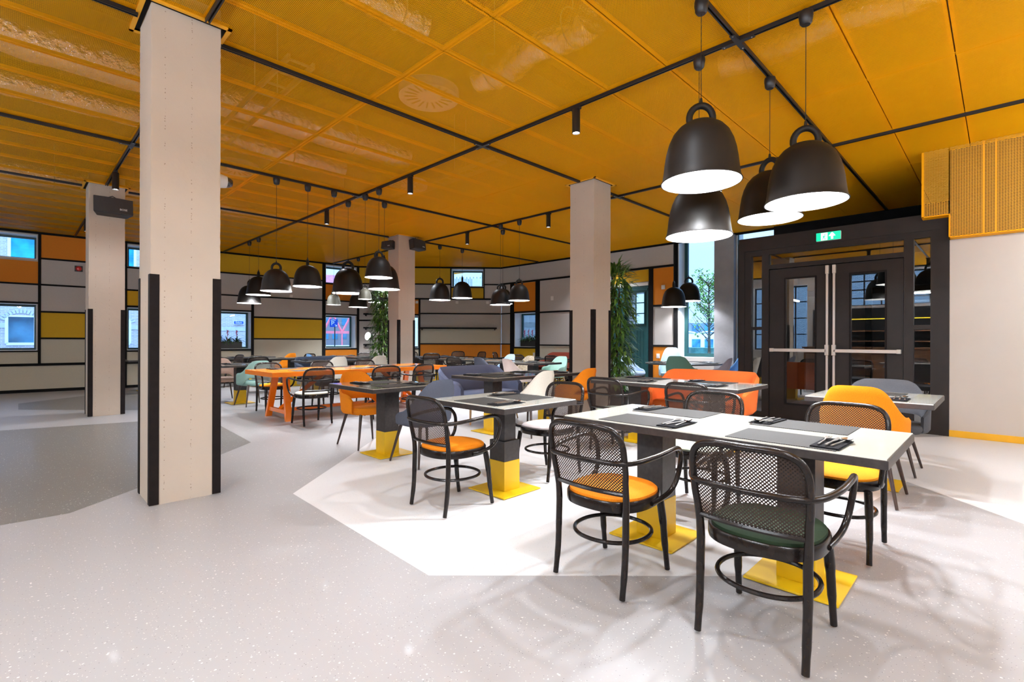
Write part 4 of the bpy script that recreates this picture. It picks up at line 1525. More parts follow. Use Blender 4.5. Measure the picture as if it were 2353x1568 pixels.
# ---- T3: square taupe table ----------------------------------------------------------------
table(2.50, 3.36, 4.40, 5.36, [(2.92, 4.82)], 'square taupe topped table between the orange and grey blue shell chairs', top='taupe')
n_ = 'square taupe table'
setting(2.93, 4.62, 90, 'grey chair place, ' + n_)
setting(2.93, 5.08, 270, 'orange chair place, ' + n_)
shell_chair(2.98, 5.40, -90, 'orange', 'orange upholstered shell chair facing the camera at the square taupe table')
shell_chair(2.99, 4.24, 90, 'grey_blue', 'grey blue upholstered shell chair seen from behind at the square taupe table', kind='low')
# ---- T4: table with the blue loveseat --------------------------------------------------------
table(4.33, 6.20, 4.62, 5.48, [(4.66, 4.98), (5.78, 4.98)], 'long taupe topped table in front of the slate blue loveseat', top='taupe')
n_ = 'long table by the blue loveseat'
setting(4.72, 4.84, 90, 'near left place, ' + n_)
setting(4.72, 5.24, 270, 'far left place, ' + n_)
setting(5.70, 4.84, 90, 'near right place, ' + n_)
setting(5.70, 5.24, 270, 'far right place, ' + n_)
loveseat(5.24, 5.82, -90, 'sofa_blue', 'slate blue upholstered loveseat with oak legs behind a long taupe table', w=1.24, h=.84)
shell_chair(4.88, 4.50, 90, 'white', 'off white upholstered shell chair seen from behind, between blue loveseat and orange chair', kind='low')
shell_chair(5.82, 4.50, 92, 'orange', 'orange shell chair seen from behind, left of the right column')
# ---- T5: table with the orange loveseat ------------------------------------------------------
table(5.12, 6.02, 1.88, 3.68, [(5.56, 2.30), (5.56, 3.26)], 'long white topped table in front of the orange loveseat')
n_ = 'long white table by the orange loveseat'
setting(5.33, 2.36, 0, 'near right place, ' + n_)
setting(5.33, 3.20, 0, 'near left place, ' + n_)
setting(5.79, 2.42, 180, 'far right place, ' + n_)
setting(5.79, 3.26, 180, 'far left place, ' + n_)
loveseat(6.42, 2.85, 180, 'sofa_orange', 'burnt orange upholstered loveseat in front of the entrance doors', w=1.24, h=.85, legs='wood_leg')
cane_chair(4.86, 3.12, 0, 'pale_green', 'cane back armchair at the foot of the right column')
cane_chair(4.88, 2.18, 0, 'black', 'cane back armchair in front of the orange loveseat')
# ---- T6: right hand square table --------------------------------------------------------------
table(5.00, 5.95, .37, 1.26, [(5.37, .82)], 'square white topped table at right beside the plaster wall')
n_ = 'square white table at right'
setting(5.22, .80, 0, 'near place, ' + n_)
setting(5.70, .86, 180, 'far place, ' + n_)
shell_chair(4.88, .80, 0, 'gold', 'golden orange shell chair at the right side square table', s=1.06)
shell_chair(6.06, .86, 180, 'grey', 'wide charcoal grey shell chair in front of the right door', kind='wide')
# ---- T7: orange communal table ------------------------------------------------------------------
t7 = thing('communal_table', 'long orange lacquered trestle table under the bell pendants', 'table', (4.28, 8.20, 0), R(1.0))
MB().box(-1.60, 1.66, -.56, .58, TZ - .07, TZ).build('tabletop', M['orange_lacquer'], t7, bevel=.003)
for sx in (-1, 1):
    for sy in (-1, 1):
        m_ = MB()
        a = Vector((sx * 1.26, sy * .20, TZ - .07))
        b = Vector((sx * 1.30, sy * .40, .0))
        for (p, q) in ((a, b),):
            hw_, hd_ = .045, .03
            i = len(m_.v)
            for c_ in (p, q):
                for (dx, dy) in ((-hw_, -hd_), (hw_, -hd_), (hw_, hd_), (-hw_, hd_)):
                    m_.v.append((c_.x + dx, c_.y + dy, c_.z))
            for fa in ((0, 1, 2, 3), (7, 6, 5, 4), (0, 4, 5, 1), (1, 5, 6, 2), (2, 6, 7, 3), (3, 7, 4, 0)):
                m_.f.append(tuple(i + z for z in fa))
                m_.m.append(0)
        m_.build('leg', M['orange_lacquer'], t7)
    MB().box(sx * 1.29 - .025, sx * 1.29 + .025, -.35, .35, .10, .16).build('cross_rail', M['orange_lacquer'], t7)
    m_ = MB()
    m_.tube([(sx * 1.27, 0, .15), (sx * .55, 0, TZ - .08)], .035, 4)
    m_.build('diagonal_brace', M['orange_lacquer'], t7)
MB().box(-1.27, 1.27, -.028, .028, .105, .155).build('floor_rail', M['orange_lacquer'], t7)
n_ = 'orange communal table'
for i, xx in enumerate((3.22, 4.18, 5.10)):
    w_ = ('left', 'middle', 'right')[i]
    setting(xx + .1, 7.88, 90, 'near %s place, ' % w_ + n_)
    setting(xx, 8.55, 270, 'far %s place, ' % w_ + n_)
cane_chair(3.14, 7.30, 90, 'cream', 'cane back armchair with cream seat at the near side of the orange table')
cane_chair(4.22, 7.16, 78, 'black', 'cane back armchair partly behind the orange shell chair')
cane_chair(4.90, 7.25, 98, 'black', 'cane back armchair at the near right end of the orange table')
cane_chair(3.20, 8.98, -90, 'yellow', 'cane back armchair with yellow seat at the far left of the orange table')
cane_chair(4.20, 9.02, -88, 'black', 'cane back armchair at the far middle of the orange table')
cane_chair(5.10, 9.02, -88, 'black', 'cane back armchair at the far right of the orange table')
# ---- T9 and the groups beyond it -----------------------------------------------------------------
table(2.77, 3.64, 10.36, 11.20, [(3.18, 10.72)], 'small dark table between the mint and pink shell chairs', top='taupe')
setting(3.20, 10.98, 270, 'far place, small dark table by the mint chair')
shell_chair(3.25, 10.18, 96, 'mint', 'mint green shell chair with arms seen from behind at left')
shell_chair(3.08, 11.42, -90, 'pink', 'dusty pink shell chair beside the front column edge')
table(4.65, 6.32, 11.12, 11.98, [(5.1, 11.55), (5.9, 11.55)], 'long dark table before the navy loveseat, behind the orange table', top='blue')
for i, (xx, w_) in enumerate(((5.1, 'left'), (5.9, 'right'))):
    setting(xx, 11.33, 90, 'near %s place, table before the navy loveseat' % w_)
    setting(xx, 11.77, 270, 'far %s place, table before the navy loveseat' % w_)
loveseat(5.72, 12.36, -90, 'navy', 'navy upholstered loveseat near the yellow panelled wall', w=1.40, h=.82)
shell_chair(5.05, 10.62, 90, 'white', 'off white shell chair seen from behind above the orange table, left of two', kind='low', s=1.03)
shell_chair(6.12, 10.74, 90, 'white', 'off white shell chair seen from behind beside the hanging plant', kind='low', s=1.03)
table(4.42, 5.72, 13.35, 14.25, [(4.75, 13.8), (5.4, 13.8)], 'dark table in front of the beige lower wall, middle of three far tables', top='taupe')
setting(4.85, 13.6, 90, 'left place, dark table by the beige wall')
setting(5.30, 13.6, 90, 'right place, dark table by the beige wall')
table(4.15, 5.40, 15.0, 15.75, [(4.75, 15.38)], 'dark blue topped table beneath the window with the flower planter', top='blue')
setting(4.45, 15.35, 0, 'left place, table beneath the flower planter')
setting(5.05, 15.4, 180, 'right place, table beneath the flower planter')
shell_chair(5.72, 15.2, 110, 'orange', 'small distant orange shell chair against the beige wall', kind='low')
cane_chair(4.15, 12.75, 80, 'black', 'distant cane chair behind the mint green shell chair')
cane_chair(5.95, 14.45, 200, 'black', 'distant cane chair with its dark back tilted before the beige wall')
cane_chair(4.05, 14.55, 190, 'black', 'distant cane chair at left end of the navy loveseat')
table(6.35, 7.65, 14.2, 15.0, [(6.7, 14.6), (7.3, 14.6)], 'distant dark table below the parking sign window', top='taupe')
setting(6.7, 14.5, 90, 'left place, table below the parking sign window')
setting(7.3, 14.5, 90, 'right place, table below the parking sign window')
table(6.75, 8.25, 12.85, 13.6, [(6.9, 13.2), (7.7, 13.2)], 'blue topped table left of the hanging plant', top='blue')
setting(6.95, 13.0, 90, 'near left place, blue topped table by the plant')
setting(7.6, 13.0, 90, 'near right place, blue topped table by the plant')
shell_chair(6.10, 13.65, 0, 'steel_blue', 'steel blue shell chair tip above the navy loveseat', kind='low')
cane_chair(7.75, 14.15, -120, 'black', 'distant cane chair against the orange panel below the parking window')
shell_chair(7.36, 12.32, 90, 'white', 'off white shell chair half hidden by the hanging plant leaves', kind='low', s=1.03)
cane_chair(2.35, 14.1, -90, 'orange', 'cane chair with orange seat seen between the two left columns')
table(1.9, 2.8, 14.4, 15.2, [(2.35, 14.8)], 'dark table seen between the two left columns', top='taupe')

# ---- group before the corner wall -----------------------------------------------------------------
table(8.35, 9.75, 12.15, 12.95, [(8.65, 12.5), (9.4, 12.5)], 'blue topped table before the orange panel of the corner wall', top='blue')
setting(8.7, 12.4, 90, 'left place, blue table before the corner wall')
setting(9.35, 12.4, 90, 'right place, blue table before the corner wall')
cane_chair(8.50, 11.72, 60, 'teal', 'cane chair with teal seat seen from behind, right of the distant column', s=1.05)
cane_chair(8.95, 13.30, -110, 'black', 'distant cane chair close to the orange panel, behind the blue table', s=1.05)
cane_chair(10.2, 12.75, 205, 'black', 'distant cane chair facing left before the orange panel', s=1.05)
cane_chair(10.42, 12.0, 170, 'black', 'second distant cane chair overlapping the left facing one', s=1.05)
cane_chair(7.72, 9.42, 15, 'black', 'empty framed cane chair behind the slate blue loveseat')
table(7.78, 8.72, 7.05, 8.82, [(8.25, 7.5), (8.25, 8.4)], 'pale topped table with dark edge between rose and mint chairs', top='taupe')
table(8.02, 8.92, 8.92, 10.7, [(8.47, 9.4), (8.47, 10.3)], 'pale topped table beyond the rose shell chair', top='taupe')
for i, (y_, w_) in enumerate(((7.5, 'first'), (8.35, 'second'), (9.4, 'third'), (10.25, 'fourth'))):
    setting(8.0 + (.22 if y_ > 8.9 else 0), y_, 0, 'near side %s place, pale table row' % w_)
    setting(8.5 + (.22 if y_ > 8.9 else 0), y_ + .05, 180, 'far side %s place, pale table row' % w_)
shell_chair(7.58, 8.24, 0, 'grey_blue', 'grey blue shell chair peeking over the slate blue loveseat', kind='low', s=1.02)
shell_chair(7.46, 7.18, -12, 'pink_light', 'pale rose shell chair right of the slate blue loveseat', s=1.02)
shell_chair(9.25, 9.5, 180, 'sky_blue', 'light blue shell chair at the far side of pale table row', kind='low', s=1.02)
shell_chair(9.04, 8.60, 180, 'speckle', 'speckled beige shell chair at the far side of pale table row', kind='low')
shell_chair(8.94, 7.48, 180, 'mint_light', 'light mint shell chair with arms left of the right column', legs='oak', s=1.02)
table(10.40, 11.20, 8.30, 10.2, [(10.8, 8.8), (10.8, 9.8)], 'blue topped table in front of the rust red loveseat', top='blue')
setting(10.6, 8.8, 0, 'near place, table by the rust loveseat')
setting(10.6, 9.7, 0, 'left place, table by the rust loveseat')
loveseat(11.36, 9.25, 180, 'rust', 'rust red loveseat against the right wall beyond the tables', w=1.5, h=.90)
cane_chair(10.75, 11.0, -60, 'black', 'distant cane chair below the red flowered window, left edge', s=1.05)
cane_chair(10.02, 9.42, 0, 'black', 'distant cane chair at the blue table before the rust loveseat, left of two', s=1.03)
cane_chair(10.0, 8.2, 0, 'orange', 'distant cane chair touching the edge of the right column', s=1.03)
# ---- round table by the tall windows ---------------------------------------------------------------
rt = thing('round_table', 'round table with blue placemats by the tall windows', 'table', (10.62, 5.10, 0))
MB().lathe([(.001, TZ - .035), (.80, TZ - .035), (.82, TZ - .03), (.82, TZ - .006), (.81, TZ - .003)], seg=56).build('tabletop', M['table_dark'], rt, True)
MB().lathe([(.81, TZ - .003), (.001, TZ)], seg=56).build('glass_surface', M['glass_top'], rt, True)
pedestal(rt, 0, 0)
for i in range(6):
    a = i * 60 + 15
    setting(10.62 + .58 * math.cos(R(a + 180)), 5.10 + .58 * math.sin(R(a + 180)), a, ['window side', 'plant side', 'left front', 'camera side', 'door side', 'right rear'][i] + ' place, round table')
shell_chair(9.80, 4.72, 5, 'green', 'sage green shell chair seen from behind at the round table', s=1.1)
shell_chair(10.05, 6.30, -52, 'mint', 'sage mint shell chair in profile beside the tall plant', s=1.08)
shell_chair(11.05, 6.60, -100, 'sky_blue', 'light blue shell chair behind the sage one beside tall plant', kind='low')
shell_chair(11.40, 5.78, 205, 'pale_blue', 'high backed pale blue shell chair facing the camera at the round table', kind='high')
shell_chair(10.28, 4.28, 100, 'lilac', 'lilac grey shell chair in profile at the round table', s=1.05)
shell_chair(11.27, 4.24, 140, 'steel_blue', 'high backed steel blue shell chair beside the door frame', kind='high')


# =====================================================================================
#                        PLANTS, LAMPS AND FITTINGS
# =====================================================================================
def leaf(mb, p, az, el, L, W, droop, mi=0):
    d = Vector((math.cos(az) * math.cos(el), math.sin(az) * math.cos(el), math.sin(el)))
    side = Vector((-math.sin(az), math.cos(az), 0))
    rows = []
    pos = Vector(p)
    n = 5
    for k in range(n + 1):
        q = k / n
        w = W * math.sin(PI * (.08 + .92 * q) ** .75) if q < 1 else 0.0005
        up = side.cross(d).normalized()
        rows.append([pos - side * w * .5 + up * w * .12, pos, pos + side * w * .5 + up * w * .12])
        pos = pos + d * (L / n)
        d = (d + Vector((0, 0, -droop / n))).normalized()
    mb.grid(rows, mi=mi)


def tall_plant(x, y, z0, z1, rad, lab, n, seed):
    rnd = random.Random(seed)
    t = thing('tall_plant', lab, 'plant', (x, y, 0))
    st = MB()
    for k in range(5):
        a = k * 2 * PI / 5
        st.tube([(.05 * math.cos(a), .05 * math.sin(a), .38), (.09 * math.cos(a + .4), .09 * math.sin(a + .4), z1 * .5), (.07 * math.cos(a + 1), .07 * math.sin(a + 1), z1 - .15)], [.014, .011, .006], 6)
    st.build('stems', M['stem'], t, True)
    for lm, share, nm_ in ((M['leaf'], .72, 'foliage'), (M['leaf_light'], .28, 'young_foliage')):
        mb = MB()
        for k in range(int(n * share)):
            z = z0 + (z1 - z0) * rnd.random() ** .9
            q = (z - z0) / (z1 - z0)
            rr = rad * (.35 + .55 * rnd.random()) * (1 if q < .85 else 1 - (q - .85) * 3)
            a = rnd.uniform(0, 2 * PI)
            el = rnd.uniform(-.9, .5) if q < .9 else rnd.uniform(0, 1.2)
            leaf(mb, (rr * .75 * math.cos(a), rr * .75 * math.sin(a), z), a + rnd.gauss(0, .6), el, rnd.uniform(.15, .26), rnd.uniform(.028, .048), rnd.uniform(.5, 1.6))
        mb.build(nm_, lm, t, True)
    MB().lathe([(.001, .0), (.20, .0), (.235, .38), (.225, .385), (.21, .34), (.001, .34)], seg=28).build('pot', M['speaker'], t, True)
    return t


tall_plant(7.42, 4.80, .45, 2.56, .42, 'tall leafy green plant behind the right column', 1500, 3)
tall_plant(6.80, 11.48, .45, 2.52, .42, 'tall leafy green plant beside the distant centre column', 1200, 5)


def planter(x, y, rot, L, n, lab):
    t = thing('flower_planter', lab, 'planter', (x, y, .99), rot)
    b = MB()
    b.box(-L / 2, L / 2, -.11, .11, 0, .20).box(-L / 2 + .02, L / 2 - .02, -.09, .09, .2, .202)
    b.build('planter_box', M['speaker'], t)
    rnd = random.Random(int(L * 100))
    for k in range(n):
        px = -L / 2 + L * (k + .5) / n
        mb = MB()
        for j in range(34):
            a = rnd.uniform(0, 2 * PI)
            leaf(mb, (px + .02 * math.cos(a), .02 * math.sin(a), .19), a, rnd.uniform(.4, 1.25), rnd.uniform(.22, .36), .035, rnd.uniform(1.2, 2.6))
        mb.build('leaf_rosette', M['leaf'], t, True)
        fm = MB()
        fm.tube([(px, 0, .2), (px, 0, .46)], .006, 6)
        for j in range(14):
            a = j * 2.4
            leaf(fm, (px, 0, .36 + j * .011), a, .5 + j * .05, .085, .022, .3)
        fm.build('flower_spike', M['flower'], t, True)
    return t


def on_wall(T, s, z, off):
    p = T @ Vector((s, off, z))
    return p


for (T, s, L, n, lab, zz) in ((T_L, 5.52, .95, 4, 'black planter of red bromeliads in the window of the yellow panelled wall', .99),
                              (T_R, 12.33 - 11.12, .70, 4, 'black planter of red bromeliads in the small window below an orange panel', 1.052)):
    p = on_wall(T, s, 0, .17)
    o = planter(p.x, p.y, T.to_euler().z, L, n, lab)
    o.location.z = zz + .003


def fitting(name, T, s, z, w, h, mt, lab, cat, d=.02, group=None, knob=None, off=-.018):
    p = T @ Vector((s, off, z))
    t = thing(name, lab, cat, p, T.to_euler().z, group)
    MB().box(-w / 2, w / 2, -d, 0, -h / 2, h / 2).build('cover_plate', mt, t, bevel=.003)
    MB().box(-w / 4, w / 4, -d - .006, -d, -h / 4, h / 4).build(knob or 'rocker', mt, t, bevel=.002)
    return t


fitting('wall_socket', T_L, 2.98, .76 + .04, .09, .09, M['white'], 'white wall socket above the rail at far left', 'socket', knob='socket_insert')
fitting('wall_socket', T_L, 2.98, .17, .09, .09, M['white'], 'white wall socket low on the wall at far left', 'socket', knob='socket_insert')
fitting('light_switch', T_L, 7.35, 2.62, .09, .09, M['white'], 'small white cover plate high on the grey panel behind the bells', 'switch')
fitting('light_switch', T_C, 3.35, 2.56, .09, .09, M['white'], 'small white cover plate under the small high window', 'switch')
fitting('light_switch', T_C, 1.98, 2.56, .09, .09, M['white'], 'small white cover plate on the small orange panel', 'switch', off=-.018)
fitting('light_switch', T_C, 4.40, 2.56, .09, .09, M['white'], 'small white cover plate behind the trio of bell pendants', 'switch')
fitting('light_switch', T_R, 12.33 - 10.02, 2.58, .10, .13, M['white'], 'white thermostat plate on the grey panel left of right column', 'switch')
fitting('light_switch', T_R, 12.33 - 6.26, 2.65, .10, .11, M['white'], 'white square plate on the orange panel beside the tall window', 'switch')
fitting('wall_socket', T_R, 12.33 - 10.78, .80, .08, .12, M['white'], 'white socket on the yellow panel below the red flowers', 'socket', knob='socket_insert')
fitting('wall_socket', T_R, 12.33 - 6.40, .86, .09, .12, M['white'], 'white socket on the orange panel behind the round table', 'socket', knob='socket_insert')
# red alarm sounder
p = T_L @ Vector((2.36, -.018, 2.98))
al = thing('fire_alarm', 'red round fire alarm sounder on the grey panel at far left', 'fire alarm', p, T_L.to_euler().z)
MB().box(-.075, .075, -.03, 0, -.07, .07).build('backplate', M['speaker'], al)
o = MB().lathe([(.001, .10), (.04, .095), (.06, .06), (.06, .03)], seg=20).build('sounder', M['red'], al, True)
o.rotation_euler = (R(90), 0, 0)
# shelves
for (s0, s1, z, lab) in ((0.20, .95, 2.14, 'black wall shelf left of the hanging plant, topmost'), (0.20, .95, 1.67, 'black wall shelf left of the hanging plant, second'),
                         (0.20, .95, 1.10, 'black wall shelf left of the hanging plant, behind the floor lamp'), (2.10, 4.72, 1.67, 'long thin black wall shelf on the corner wall')):
    p = T_C @ Vector(((s0 + s1) / 2, -.018, z))
    t = thing('wall_shelf', lab, 'shelf', p, T_C.to_euler().z)
    L = s1 - s0
    MB().box(-L / 2, L / 2, -.16, 0, -.025, .025).build('shelf_board', M['batten'], t)
    MB().box(-L / 2 + .05, -L / 2 + .08, -.12, -.002, -.07, -.025).box(L / 2 - .08, L / 2 - .05, -.12, -.002, -.07, -.025).build('shelf_bracket', M['batten'], t)

# floor lamp by the plant
fp = thing('floor_lamp', 'black floor lamp with tilted head shining left beside the hanging plant', 'floor lamp', (8.10, 14.42, 0))
MB().lathe([(.001, 0), (.14, 0), (.14, .012), (.02, .02), (.001, .02)], seg=24).build('base', M['black'], fp, True)
MB().tube([(0, 0, .015), (0, 0, 1.30)], .009, 8).build('pole', M['black'], fp, True)
hd = MB().lathe([(.001, -.10), (.05, -.09), (.085, -.04), (.12, .08), (.13, .12)], seg=24).build('lamp_head', M['bell_out'], fp, True)
ds = MB().lathe([(.125, .11), (.001, .11)], seg=24).build('lamp_disc', mat('lamp disc', (1, 1, 1), .4, emit=((1, 1, 1), 5)), fp, True)
for o in (hd, ds):
    o.location = (0, 0, 1.36)
    o.rotation_euler = (R(80), 0, R(-75))


def text_mesh(s, size, name, mt, parent, ext=.002):
    cu = bpy.data.curves.new(name, 'FONT')
    cu.body = s
    cu.size = size
    cu.align_x = 'CENTER'
    cu.align_y = 'CENTER'
    cu.extrude = ext
    tmp = bpy.data.objects.new(name, cu)
    COL.objects.link(tmp)
    dg = bpy.context.evaluated_depsgraph_get()
    me = bpy.data.meshes.new_from_object(tmp.evaluated_get(dg))
    bpy.data.objects.remove(tmp)
    me.materials.clear()
    me.materials.append(mt)
    o = bpy.data.objects.new(name, me)
    COL.objects.link(o)
    o.parent = parent
    return o


def speaker_box(x, y, z, rot, tilt, lab, s=1.0):
    t = thing('wall_speaker', lab, 'speaker', (x, y, z), rot)
    b = MB()
    pr = [(-.23, -.10), (.23, -.10), (.19, .10), (-.19, .10)]
    cab = MB().prism([(-.21, .0), (.21, .0), (.16, .17), (-.16, .17)], -.11, .11).build('cabinet', M['speaker'], t, bevel=.01)
    gr = MB()
    rows = []
    for k in range(9):
        a = -1 + 2 * k / 8
        rows.append([(a * .205, -.012 - .018 * (1 - a * a), -.10), (a * .205, -.012 - .018 * (1 - a * a), .10)])
    gr.grid(rows)
    gr.grid([[(a_[0][0], .002, a_[0][2]), a_[0]] for a_ in rows]).grid([[(a_[1][0], .002, a_[1][2]), a_[1]] for a_ in rows])
    go = gr.build('front_grille', M['grille'], t)
    tx = text_mesh('BOSE', .035, 'logo_letters', M['enamel'], go, .001)
    go['label'] = 'grey speaker grille with small white maker letters'
    tx.location = (.10, -.0305, -.05)
    tx.rotation_euler = (R(90), 0, 0)
    b2 = MB()
    b2.tube([(-.05, .15, .08), (-.05, .12, .14), (0, .10, .16), (.05, .12, .14), (.05, .15, .08)], .006, 6)
    b2.box(-.02, .02, .16, .21, -.03, .03)
    b2.build('bracket', M['black'], t, True)
    t.scale = (s, s, s)
    t.rotation_euler = (tilt, 0, rot)
    return t


# speakers face the room centre
speaker_box(1.16, 10.25, 3.42, R(0), R(-6), 'black wedge speaker mounted high on the far left column', 1.22)
speaker_box(7.02, 10.14, 3.60, R(18), R(-8), 'black wedge speaker on the right of the distant centre column', 1.1)
speaker_box(6.36, 10.55, 3.56, R(-75), R(-8), 'black wedge speaker on the left side of the distant centre column', .85)
# dome camera on the front column
dc = thing('dome_camera', 'white dome security camera on the right edge of the front column', 'security camera', (1.22, 4.80, 2.62))
o = MB().lathe([(.001, .0), (.060, .0), (.062, .03), (.05, .09)], seg=24).build('housing', M['white'], dc, True)
o.rotation_euler = (0, R(90), 0)
o = MB().lathe([(.048, .088), (.045, .11), (.03, .135), (.001, .145)], seg=24).build('dome', M['dome'], dc, True)
o.rotation_euler = (0, R(90), 0)

# =====================================================================================
#                        OUTSIDE
# =====================================================================================
MB().box(-60, 80, -60, 120, -.25, -.05).build('ground', M['ground'])['kind'] = 'structure'


def brick_face(mb, T, s0, s1, z0, z1, holes=(), mi=0, y=0.0):
    xs = sorted({s0, s1, *[h[0] for h in holes], *[h[1] for h in holes]})
    for i in range(len(xs) - 1):
        a, b = xs[i], xs[i + 1]
        hs = sorted([(h[2], h[3]) for h in holes if h[0] < b - 1e-4 and h[1] > a + 1e-4])
        z = z0
        for (h0, h1) in hs + [(z1, z1)]:
            if h0 > z + 1e-4:
                P = [T @ Vector(q) for q in ((a, y, z), (b, y, z), (b, y, h0), (a, y, h0))]
                mb.quad(*P, mi=mi, uv=[(a, z), (b, z), (b, h0), (a, h0)])
            z = h1


# brick warehouse across the street from the far left wall
EA = (-8, 22.6)
TE = Matrix.Translation((EA[0], EA[1], 0)) @ Matrix.Rotation(R(-4), 4, 'Z')
BS = 1
bl = thing('brick_building', 'weathered brick building with arched windows outside the left windows', 'building', (-8, 22.6, 0), R(-4))
mb = MB()
I4 = Matrix.Identity(4)
hol = [(7.90 + k * 2.4, 8.56 + k * 2.4, 1.11, 1.98) for k in range(-2, 2)] + [(7.95 + k * 2.4, 8.70 + k * 2.4, 3.80, 4.66) for k in range(-2, 2)]
brick_face(mb, I4, 0, 15.0, -.1, 7, hol)
brick_face(mb, Matrix.Translation((15.0, 0, 0)) @ Matrix.Rotation(R(90), 4, 'Z'), 0, 5, -.1, 7)
mb.build('brick_wall', M['brick'], bl)
for (a, b, c, d_) in hol:
    wg = MB().box(a, b, .12, .14, c, d_).build('window_glass', M['curtain'] if c > 3 else M['dark_glass'], bl)
    f_ = MB()
    for (p, q, r_, s_) in ((a - .03, a + .04, c, d_), (b - .04, b + .03, c, d_), (a, b, c - .05, c + .03), (a, b, d_ - .03, d_ + .02)):
        f_.box(p, q, -.03, .12, r_, s_)
    f_.build('window_surround', M['enamel'], wg)
    am = MB()
    cx_ = (a + b) / 2
    for k in range(13):
        an = R(30 + 120 * k / 12)
        T = Matrix.Translation((cx_, 0, d_ - .33)) @ Matrix.Rotation(-(an - R(90)), 4, 'Y')
        am.box(-.028, .028, -.03, .02, .42, .54, T=T)
    am.build('arch_stones', M['stone'], wg)
sb_ = MB().box(0, 15.0, -.03, 0, .6, .72)
xs_ = [0] + [v_ for h_ in hol[:4] for v_ in (h_[0] - .03, h_[1] + .03)] + [15.0]
for k in range(0, len(xs_), 2):
    sb_.box(xs_[k], xs_[k + 1], -.02, 0, 1.60, 1.76)
sb_.build('stone_band', M['stone'], bl)
MB().box(0, 15.0, -.04, .3, 6.2, 6.5).build('cornice', M['stone'], bl)
ss = thing('street_sign', 'blue street name sign with white border on the brick building', 'street sign', (0, 0, 0))
lp = TE @ Vector((14.38, -.03, 1.93))
ss.location = lp
ss.rotation_euler = (0, 0, R(-4))
MB().box(-.19, .19, -.02, 0, -.075, .075).build('sign_border', M['enamel'], ss)
sp_ = MB().box(-.17, .17, -.028, -.02, -.055, .055).build('sign_plate', M['sign_blue'], ss)
tx = text_mesh('Edam', .105, 'sign_lettering', M['enamel'], sp_)
tx.location = (0, -.032, 0)
tx.rotation_euler = (R(90), 0, 0)

# pink steel truss and parking sign beyond the parking window
tr_ = thing('pink_truss', 'pink painted steel truss structure outside the parking sign window', 'steel truss', (12.67, 25.58, 0), R(-26))
m_ = MB()
for k in range(-5, 3):
    m_.tube([(k * .98 - .49, 0, 2.66), (k * .98, 0, 1.68)], .055, 4)
    m_.tube([(k * .98 + .49, 0, 2.66), (k * .98, 0, 1.68)], .055, 4)
m_.build('diagonals', M['pink'], tr_)
MB().box(-5.5, 3.2, -.06, .06, 2.64, 2.78).box(-5.5, 3.2, -.06, .06, 1.60, 1.74).build('chords', M['pink'], tr_)
m_ = MB()
for k in range(-5, 3):
    m_.box(k * 1.1 - .04, k * 1.1 + .04, -.04, .04, -.05, 1.6)
m_.build('posts', M['pink'], tr_)
ps_ = thing('pale_street_building', 'pale building with small windows behind the pink truss', 'building', (13.4, 27.1, 0), R(-26))
MB().box(-6, 2.6, 0, 2, -.05, 2.7).build('facade', M['brick_pale'], ps_)
m_ = MB()
for k in range(17):
    for z in (.5, 1.3, 2.1):
        m_.box(-6 + k * .5, -5.72 + k * .5, -.02, 0, z, z + .38)
m_.build('window_rows', M['dark_glass'], ps_)
fc = thing('street_railing', 'pale railing and kerb outside below the pink truss', 'railing', (12.1, 24.5, 0), R(-26))
m_ = MB()
for k in range(60):
    m_.box(-5 + k * .17, -4.97 + k * .17, -.01, .01, -.05, .95)
m_.box(-5, 5.2, -.03, .03, .93, .98).box(-5, 5.2, -.2, .2, -.05, .35)
m_.build('railing_bars', M['enamel'], fc)
psn = thing('parking_sign', 'blue parking sign with white P, roof line and arrow outside the window', 'parking sign', (8.92, 18.71, .98), R(-26))
MB().tube([(.04, .02, -1.03), (.04, .02, .80)], .022, 10).build('post', M['speaker'], psn, True)
pp_ = MB().box(-.15, .15, 0, .015, .78, 1.09).build('sign_plate', M['sign_blue'], psn)
tx = text_mesh('P', .25, 'parking_letter', M['enamel'], pp_)
tx.location = (-.04, -.003, .925)
tx.rotation_euler = (R(90), 0, 0)
MB().tube([(-.11, -.003, 1.035), (-.02, -.003, 1.07), (.07, -.003, 1.035)], .008, 4).build('roof_mark', M['enamel'], pp_)
m_ = MB().tube([(.045, -.003, .88), (.10, -.003, .83)], .011, 4)
m_.quad((.125, -.005, .805), (.125, -.005, .885), (.05, -.005, .805))
m_.build('arrow_mark', M['enamel'], pp_)

rf = thing('tiled_roof_house', 'house with a purple red tiled roof behind the small upper window', 'house', (16.5, 33.2, 0), R(-26))
MB().box(-7, 5, 0, 6, -.05, 3.4).build('house_wall', M['brick_pale'], rf)
m_ = MB()
m_.quad((-7, -.3, 3.3), (5, -.3, 3.3), (5, 3, 6.2), (-7, 3, 6.2))
m_.quad((-7, 6.3, 3.3), (-7, 3, 6.2), (5, 3, 6.2), (5, 6.3, 3.3))
m_.build('tiled_roof', mat('red purple roof tiles', (.42, .12, .22), .7, noise=(6, .2)), rf)
pf = thing('slatted_building', 'grey building with vertical slatted crown seen through the small high window', 'building', (18.3, 21.6, 0), R(-43))
MB().box(-2.6, 1.7, 0, 2.5, -.05, 4.1).build('body', M['far_wall'], pf)
m_ = MB()
for k in range(45):
    xx = -2.6 + k * .095
    m_.box(xx, xx + .045, -.03, .03, 4.1, 4.86 - .10 * (k % 2))
m_.build('slats', M['far_wall'], pf)
MB().box(.25, 1.4, -.06, .1, 4.1, 4.78).build('screen', M['stone'], pf)
